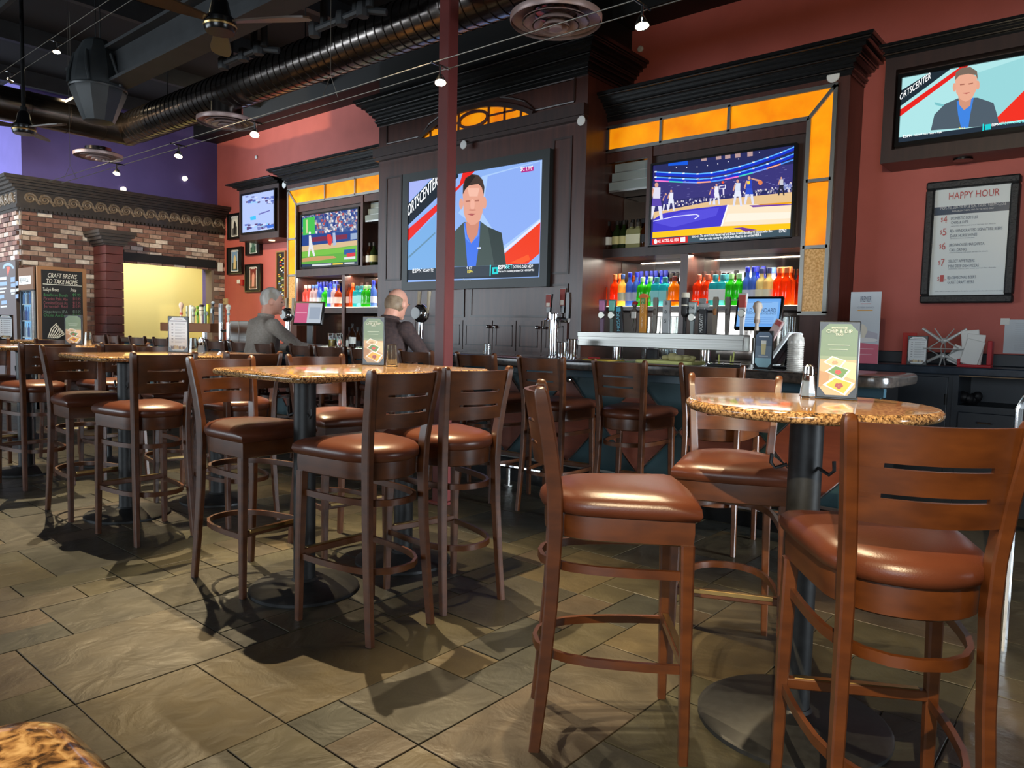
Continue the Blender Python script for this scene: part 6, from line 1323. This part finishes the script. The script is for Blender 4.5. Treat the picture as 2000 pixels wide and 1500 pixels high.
fan(430, 45, 2.5, 2.65, 'three bladed ceiling fan at the top left'); fan(47, 250, 2.45, .4, 'dark ceiling fan at the far left below the branch duct', .5)
# cable lights
BULB = mat('lit_bulb', (255, 238, 200), .3, emit=22.)
CAB = mat('steel_cable', (120, 116, 108), .45, .8)
def cable_pair(name, label, Y, z, x0, x1, gap=.11, slope=0.):
    t = thing(name, label, 'cable', ((x0+x1)/2, Y, z))
    for d in (0, gap): MB().tube([(x0, Y+d, z), (x1, Y+d, z+slope)], .003, 6).build('wire', CAB, t)
    for px in (x0+.4, (x0+x1)/2, x1-1.2): MB().tube([(px, Y, z+slope*.5), (px, Y+gap/2, z+.12), (px, Y+gap/2, CZ)], .002, 6).tube([(px, Y+gap, z), (px, Y+gap/2, z+.12)], .002, 6).build('hanger', CAB, t)
    return t
def lamp(px, py, Y, aim, power, label, gap=.11, spot=62, blend=.5, rod=False, col=(1, .79, .48)):
    p = PY(px, py, Y); x, y, z = p.x, Y+gap/2, p.z
    t = thing('cable_spotlight', label, 'lamp', (x, y, z), group='spot lamps on the low voltage cables'); d = (Vector(aim)-Vector((x, y, z))).normalized()
    MB().tube([(x, Y-.01, z+.075), (x, Y+gap+.01, z+.075)], .006, 6).build('cross_bar', CHROME, t); MB().tube([(x, y, z+.075), (x, y, z+.03)], .006, 6).build('stem', CHROME, t)
    if rod: MB().tube([(x, y, z+.07), (x, y, CZ)], .004, 6).build('rod', CAB, t)
    c = Vector((x, y, z)); q = d.to_track_quat('Z', 'Y').to_matrix().to_4x4()
    MB().lathe([(.012, -.03), (.016, -.025), (.03, .012), (.032, .016), (.029, .016), (.014, -.01)], (0, 0, 0), 16, cap=False).xform(Matrix.Translation(c) @ q).build('reflector', CHROME, t)
    MB().lathe([(.024, .006), (.026, .012), (.018, .018)], (0, 0, 0), 14).xform(Matrix.Translation(c) @ q).build('bulb', BULB, t)
    l = bpy.data.lights.new('spot_bulb', 'SPOT'); l.energy = power; l.color = col; l.spot_size = math.radians(spot); l.spot_blend = blend; l.shadow_soft_size = .014
    o = bpy.data.objects.new('spot_bulb', l); COL.objects.link(o); o.location = c+d*.035; o.rotation_euler = d.to_track_quat('-Z', 'Y').to_euler()
def lamp_at(x, y, z, aim, power, label, **k):
    c = Vector((x, y, z))-CAMP; px = 1000+FPX*c.dot(_r)/c.dot(_f); py = 750+FPX*c.dot(_d)/c.dot(_f); lamp(px, py, y, aim, power, label, **k)
Yc = 2.7; zc1 = PY(845, 158, Yc).z+.075
cable_pair('cable_run', 'pair of thin light cables running above the high tables', Yc, zc1+.045, PY(96, 322, Yc).x, .8, slope=-.045)
for px, py, dx, ay, pw, l_ in ((215, 318, .9, 1.9, 90, 'lit cable spotlight below the left diffuser'), (335, 297, .9, 2.0, 60, 'small cable spotlight in front of the purple wall'), (483, 257, 1.3, 1.75, 110, 'lit cable spotlight at the left end of the red wall'), (845, 158, .75, 2.15, 110, 'lit cable spotlight just left of the maroon column'), (1240, 38, .6, 2.4, 150, 'lit cable spotlight right of the large diffuser')):
    q = PY(px, py, Yc); xe = PY(96, 322, Yc).x; lamp_at(q.x, Yc, zc1+.045-.045*(q.x-xe)/(.8-xe)-.075, (q.x+dx, ay, 0), pw, l_, spot=66, blend=.6)
Y2 = 2.4; p2 = PY(97, 95, Y2); cable_pair('cable_run', 'pair of thin light cables crossing the top left corner', Y2, p2.z+.075, -11.5, 1.2)
lamp(97, 95, Y2, (p2.x+1.2, 2.1, 0), 950, 'brightest cable spotlight at the top left', spot=50, blend=.7)
for x_, dx, ay, pw, l_ in ((-1.45, .55, 2.2, 330, 'high cable spotlight above the round table'), (-3.25, .55, 2.15, 980, 'high cable spotlight above the middle table'), (-5.3, 1.2, 2.1, 980, 'high cable spotlight above the second table'), (-9.7, 1.1, 2.0, 600, 'high cable spotlight beyond the farthest table')): lamp_at(x_, Y2, p2.z, (x_+dx, ay, 0), pw, l_, spot=50, blend=.7)
cable_pair('cable_run', 'pair of light cables over the photographer', -.9, 3.1, -6, 2)
lamp_at(-1.6, -.9, 3.02, (-1.7, .7, 0), 20, 'cable spotlight above the photographer, left one', spot=90, blend=1.)
lamp_at(.35, -.9, 3.02, (-.28, 1.8, 1.0), 820, 'cable spotlight above the photographer, right one', spot=40, blend=.8)
lamp_at(-.7, -.9, 3.02, (-.36, .0, 1.06), 320, 'added fill spotlight above the photographer, middle one', spot=30, blend=.8)  # added to light the near granite table corner
lamp_at(-10.7, Y2, p2.z, (-13.0, 5.2, 2.0), 260, 'added cable spotlight brightening the brick wall', spot=95, blend=.8)  # added out of view to brighten the brick wall
lamp_at(-8.75, Y2, p2.z, (-10.9, 7.0, 2.6), 620, 'cable spotlight aimed at the red wall by the pictures', spot=80, blend=.8)
lamp_at(-.9, Yc, zc1-.02, (-2.4, 7.0, 4.0), 120, 'cable spotlight over the top edge aimed at the right wall', spot=95, blend=1.)
lamp(128, 148, 3.4, (-8.0, 3.2, 0), 30, 'small orange spotlight left of the egg shaped loudspeaker', rod=True)
# sprinkler caps
for i, (px, py, Y, l_) in enumerate(((500, 307, 6.98, 'small white sprinkler cap on the red wall above the small television'), (1250, 95, 6.98, 'small white sprinkler cap beside the centre crown'))):
    p = PY(px, py, Y); MB().lathe([(.03, -.04), (.032, 0), (.02, .01)], (0, 0, 0), 14).xform(Matrix.Translation(p) @ Matrix.Rotation(PI/2, 4, 'X')).build('sprinkler_cap', WHITE, wall_back)
for px, py, l_ in ((240, 370, 'left small white wall lamp on the purple wall'), (360, 349, 'right small white wall lamp on the purple wall')):
    p = PX(px, py, LX); tag(MB().lathe([(.04, -.05), (.045, 0), (.03, .02)], (0, 0, 0), 14).xform(Matrix.Translation(p) @ Matrix.Rotation(-PI/2, 4, 'Y')).build('wall_lamp', flat((255, 246, 224), 1.2)), l_, 'lamp')

# ================================================================== PEOPLE
def person(loc, yaw, label, top, hair, armR, armL, lean=0., turn=0., nod=0., bald=False, seat=.80, s=1.):
    b = MB(); S0 = seat; zt = lambda z: z*.85 if z <= .64 else z-.096
    E_ = lambda z, w, d, y=0.: [(w*math.cos(2*PI*i/20), y+d*math.sin(2*PI*i/20), S0+zt(z)) for i in range(20)]
    b.loft([E_(0, .17, .14, .0), E_(.08, .195, .155, .0), E_(.2, .185, .15, .015), E_(.32, .19, .145, .02), E_(.44, .21, .14, .015), E_(.52, .205, .125, .01), E_(.575, .165, .1, .01), E_(.61, .09, .075, .015), E_(.64, .062, .065, .025)])
    sh = [Vector((.205, .01, S0+zt(.52))), Vector((-.205, .01, S0+zt(.52)))]
    for q in sh: b.ell(q, .07, .07, .075)
    hands = []
    for q, (el, wr, hd) in zip(sh, (armR, armL)):
        el, wr, hd = Vector(el), Vector(wr), Vector(hd)
        b.tube([q, q.lerp(el, .5), el], [.066, .06, .05], 12); b.ell(el, .05, .05, .05); b.tube([el, el.lerp(wr, .4), wr], [.052, .048, .034], 12)
        d = (hd-wr).normalized(); sd = d.cross(Vector((0, 0, 1))).normalized(); up = sd.cross(d)
        pm = wr+d*.045; b.tube([wr, wr+d*.05, wr+d*.085], [.028, .036, .034], 10)
        for k in range(4):
            o = sd*(-.027+k*.018); ln = (.036, .042, .04, .032)[k]
            b.tube([wr+d*.075+o, wr+d*(.075+ln)+o+up*.004, wr+d*(.08+ln*1.3)+o-up*.022, wr+d*(.06+ln)+o-up*.036], [.0115, .0105, .0095, .009], 8)
        b.tube([wr+d*.03+sd*-.03, wr+d*.07+sd*-.044-up*.008, wr+d*.1+sd*-.03-up*.024], [.013, .011, .009], 8); hands.append((wr, d))
    for sg in (-1, 1):
        b.tube([(sg*.09, 0, S0+.07), (sg*.115, .22, S0+.075), (sg*.13, .44, S0+.04)], [.092, .082, .062], 14); b.ell((sg*.13, .44, S0+.04), .06, .06, .06); b.tube([(sg*.13, .44, S0+.03), (sg*.125, .43, S0-.16), (sg*.12, .39, S0-.38)], [.058, .056, .04], 12)
        b.tube([(sg*.12, .36, S0-.4), (sg*.125, .44, S0-.43), (sg*.13, .56, S0-.445)], [.042, .045, .036], 10)
    nb_ = len(b.v)
    HC = Vector((0, .06, S0+zt(.775)))
    b.tube([(0, .025, S0+zt(.58)), (0, .035, S0+zt(.70))], [.062, .06], 14)
    b.ell(HC, .078, .1, .118, 18, 12); b.ell(HC+Vector((0, .025, -.062)), .06, .075, .062, 14, 8); b.ell(HC+Vector((0, .1, -.012)), .013, .022, .026, 8, 6); b.ell(HC+Vector((0, .09, .018)), .05, .018, .014, 10, 6); b.ell(HC+Vector((0, .092, -.062)), .026, .014, .008, 8, 6); b.ell(HC+Vector((0, .085, -.1)), .028, .02, .018, 8, 6)
    for sg in (-1, 1): b.ell(HC+Vector((sg*.083, .0, -.01)), .013, .024, .033, 10, 8)
    HT = Matrix.Translation(Vector((0, .03, S0+zt(.66)))) @ Matrix.Rotation(turn, 4, 'Z') @ Matrix.Rotation(-nod, 4, 'X') @ Matrix.Translation(-Vector((0, .03, S0+zt(.66))))
    b.v[nb_:] = [tuple(HT @ Vector(p)) for p in b.v[nb_:]]
    LM = Matrix.Translation((0, 0, S0+.05)) @ Matrix.Rotation(-lean, 4, 'X') @ Matrix.Translation((0, 0, -S0-.05))
    me = bpy.data.meshes.new('body'); me.from_pydata(b.v, [], b.f); me.update(); fix_normals(me)
    ob = bpy.data.objects.new('body', me); COL.objects.link(ob)
    md = ob.modifiers.new('r', 'REMESH'); md.mode = 'VOXEL'; md.voxel_size = .0075; sm = ob.modifiers.new('s', 'SMOOTH'); sm.factor = .5; sm.iterations = 4
    dg = bpy.context.evaluated_depsgraph_get(); m2 = bpy.data.meshes.new_from_object(ob.evaluated_get(dg)); bpy.data.objects.remove(ob)
    m2.materials.clear()
    for m in (top, SKIN, TROUS, BLACK): m2.materials.append(m)
    mi = []; 
    for p in m2.polygons:
        c = p.center; k = 0
        if c.z > S0+zt(.625) and abs(c.x) < .2 and c.y < .3: k = 1
        for wr, d in hands:
            if (c-wr).dot(d) > .005 and (c-wr).length < .16: k = 1
        if k == 0 and (c.z < S0+.02 or (c.z < S0+.165 and c.y > .13 and all((c-wr).length > .2 for wr, d in hands))): k = 2
        if k == 2 and c.z < S0-.385: k = 3
        mi.append(k)
    m2.polygons.foreach_set('material_index', mi); m2.polygons.foreach_set('use_smooth', [True]*len(mi))
    for v in m2.vertices:
        if v.co.z > S0+.05 and not any((v.co-wr).length < .0 for wr, d in hands): v.co = LM @ v.co
    m2.name = 'person'; o = bpy.data.objects.new('person', m2); COL.objects.link(o)
    o.location = loc; o.rotation_euler = (0, 0, yaw); o.scale = (s, s, s); tag(o, label, 'person')
    HM = LM @ HT
    def kid(mb, n, m): 
        mb.xform(HM); k = bpy.data.meshes.new(n); k.from_pydata(mb.v, [], mb.f); k.materials.append(m); k.update(); fix_normals(k); k.polygons.foreach_set('use_smooth', [True]*len(k.polygons)); q = bpy.data.objects.new(n, k); COL.objects.link(q); q.parent = o; return q
    if bald: kid(MB().ell(HC+Vector((0, -.02, -.014)), .083, .09, .088, 20, 12), 'hair', hair)
    else:
        h_ = MB().ell(HC+Vector((0, -.014, .022)), .0835, .1, .108, 24, 16); rr_ = random.Random(5)
        h_.v = [(x*(1+rr_.uniform(-.012, .02)), y, z+rr_.uniform(-.003, .004)) for x, y, z in h_.v]; kid(h_, 'hair', hair)
    for sg in (-1, 1): kid(MB().ell(HC+Vector((sg*.03, .088, .002)), .011, .009, .007, 8, 6), 'eye', flat((60, 44, 38))); kid(MB().ell(HC+Vector((sg*.032, .102, .024)), .02, .006, .005, 8, 6), 'eyebrow', hair)
    kid(MB().ell(HC+Vector((0, .104, -.062)), .02, .006, .004, 8, 6), 'mouth', flat((150, 80, 74)))
    # collar of the top
    cm = MB().lathe([(.074, -.012), (.078, 0), (.072, .014), (.066, .008)], (0, .022, S0+zt(.635)), 20, cap=False); cm.xform(LM); k = bpy.data.meshes.new('collar'); k.from_pydata(cm.v, [], cm.f); k.materials.append(top); k.update(); q = bpy.data.objects.new('collar', k); COL.objects.link(q); q.parent = o
    return o
hp = PY(530, 594, 4.25)
person((-6.86, 4.05, 0), math.radians(-8), 'grey haired man in a grey sweater seated at the bar, one arm on the counter', SWEATG, HAIRG, ((.37, .2, 1.0), (.44, .46, .985), (.45, .6, .985)), ((-.27, .2, .97), (-.14, .44, .995), (-.05, .56, .995)), .12, -.5, s=1.1, seat=.72)
person((-4.95, 4.08, 0), math.radians(4), 'balding man in a dark brown top seated at the bar with his back to us', JACK, HAIRB, ((.33, .12, 1.0), (.27, .42, 1.0), (.22, .56, .995)), ((-.31, .15, 1.0), (-.2, .42, 1.0), (-.1, .54, .995)), .16, .05, .15, True, s=1.08, seat=.735)
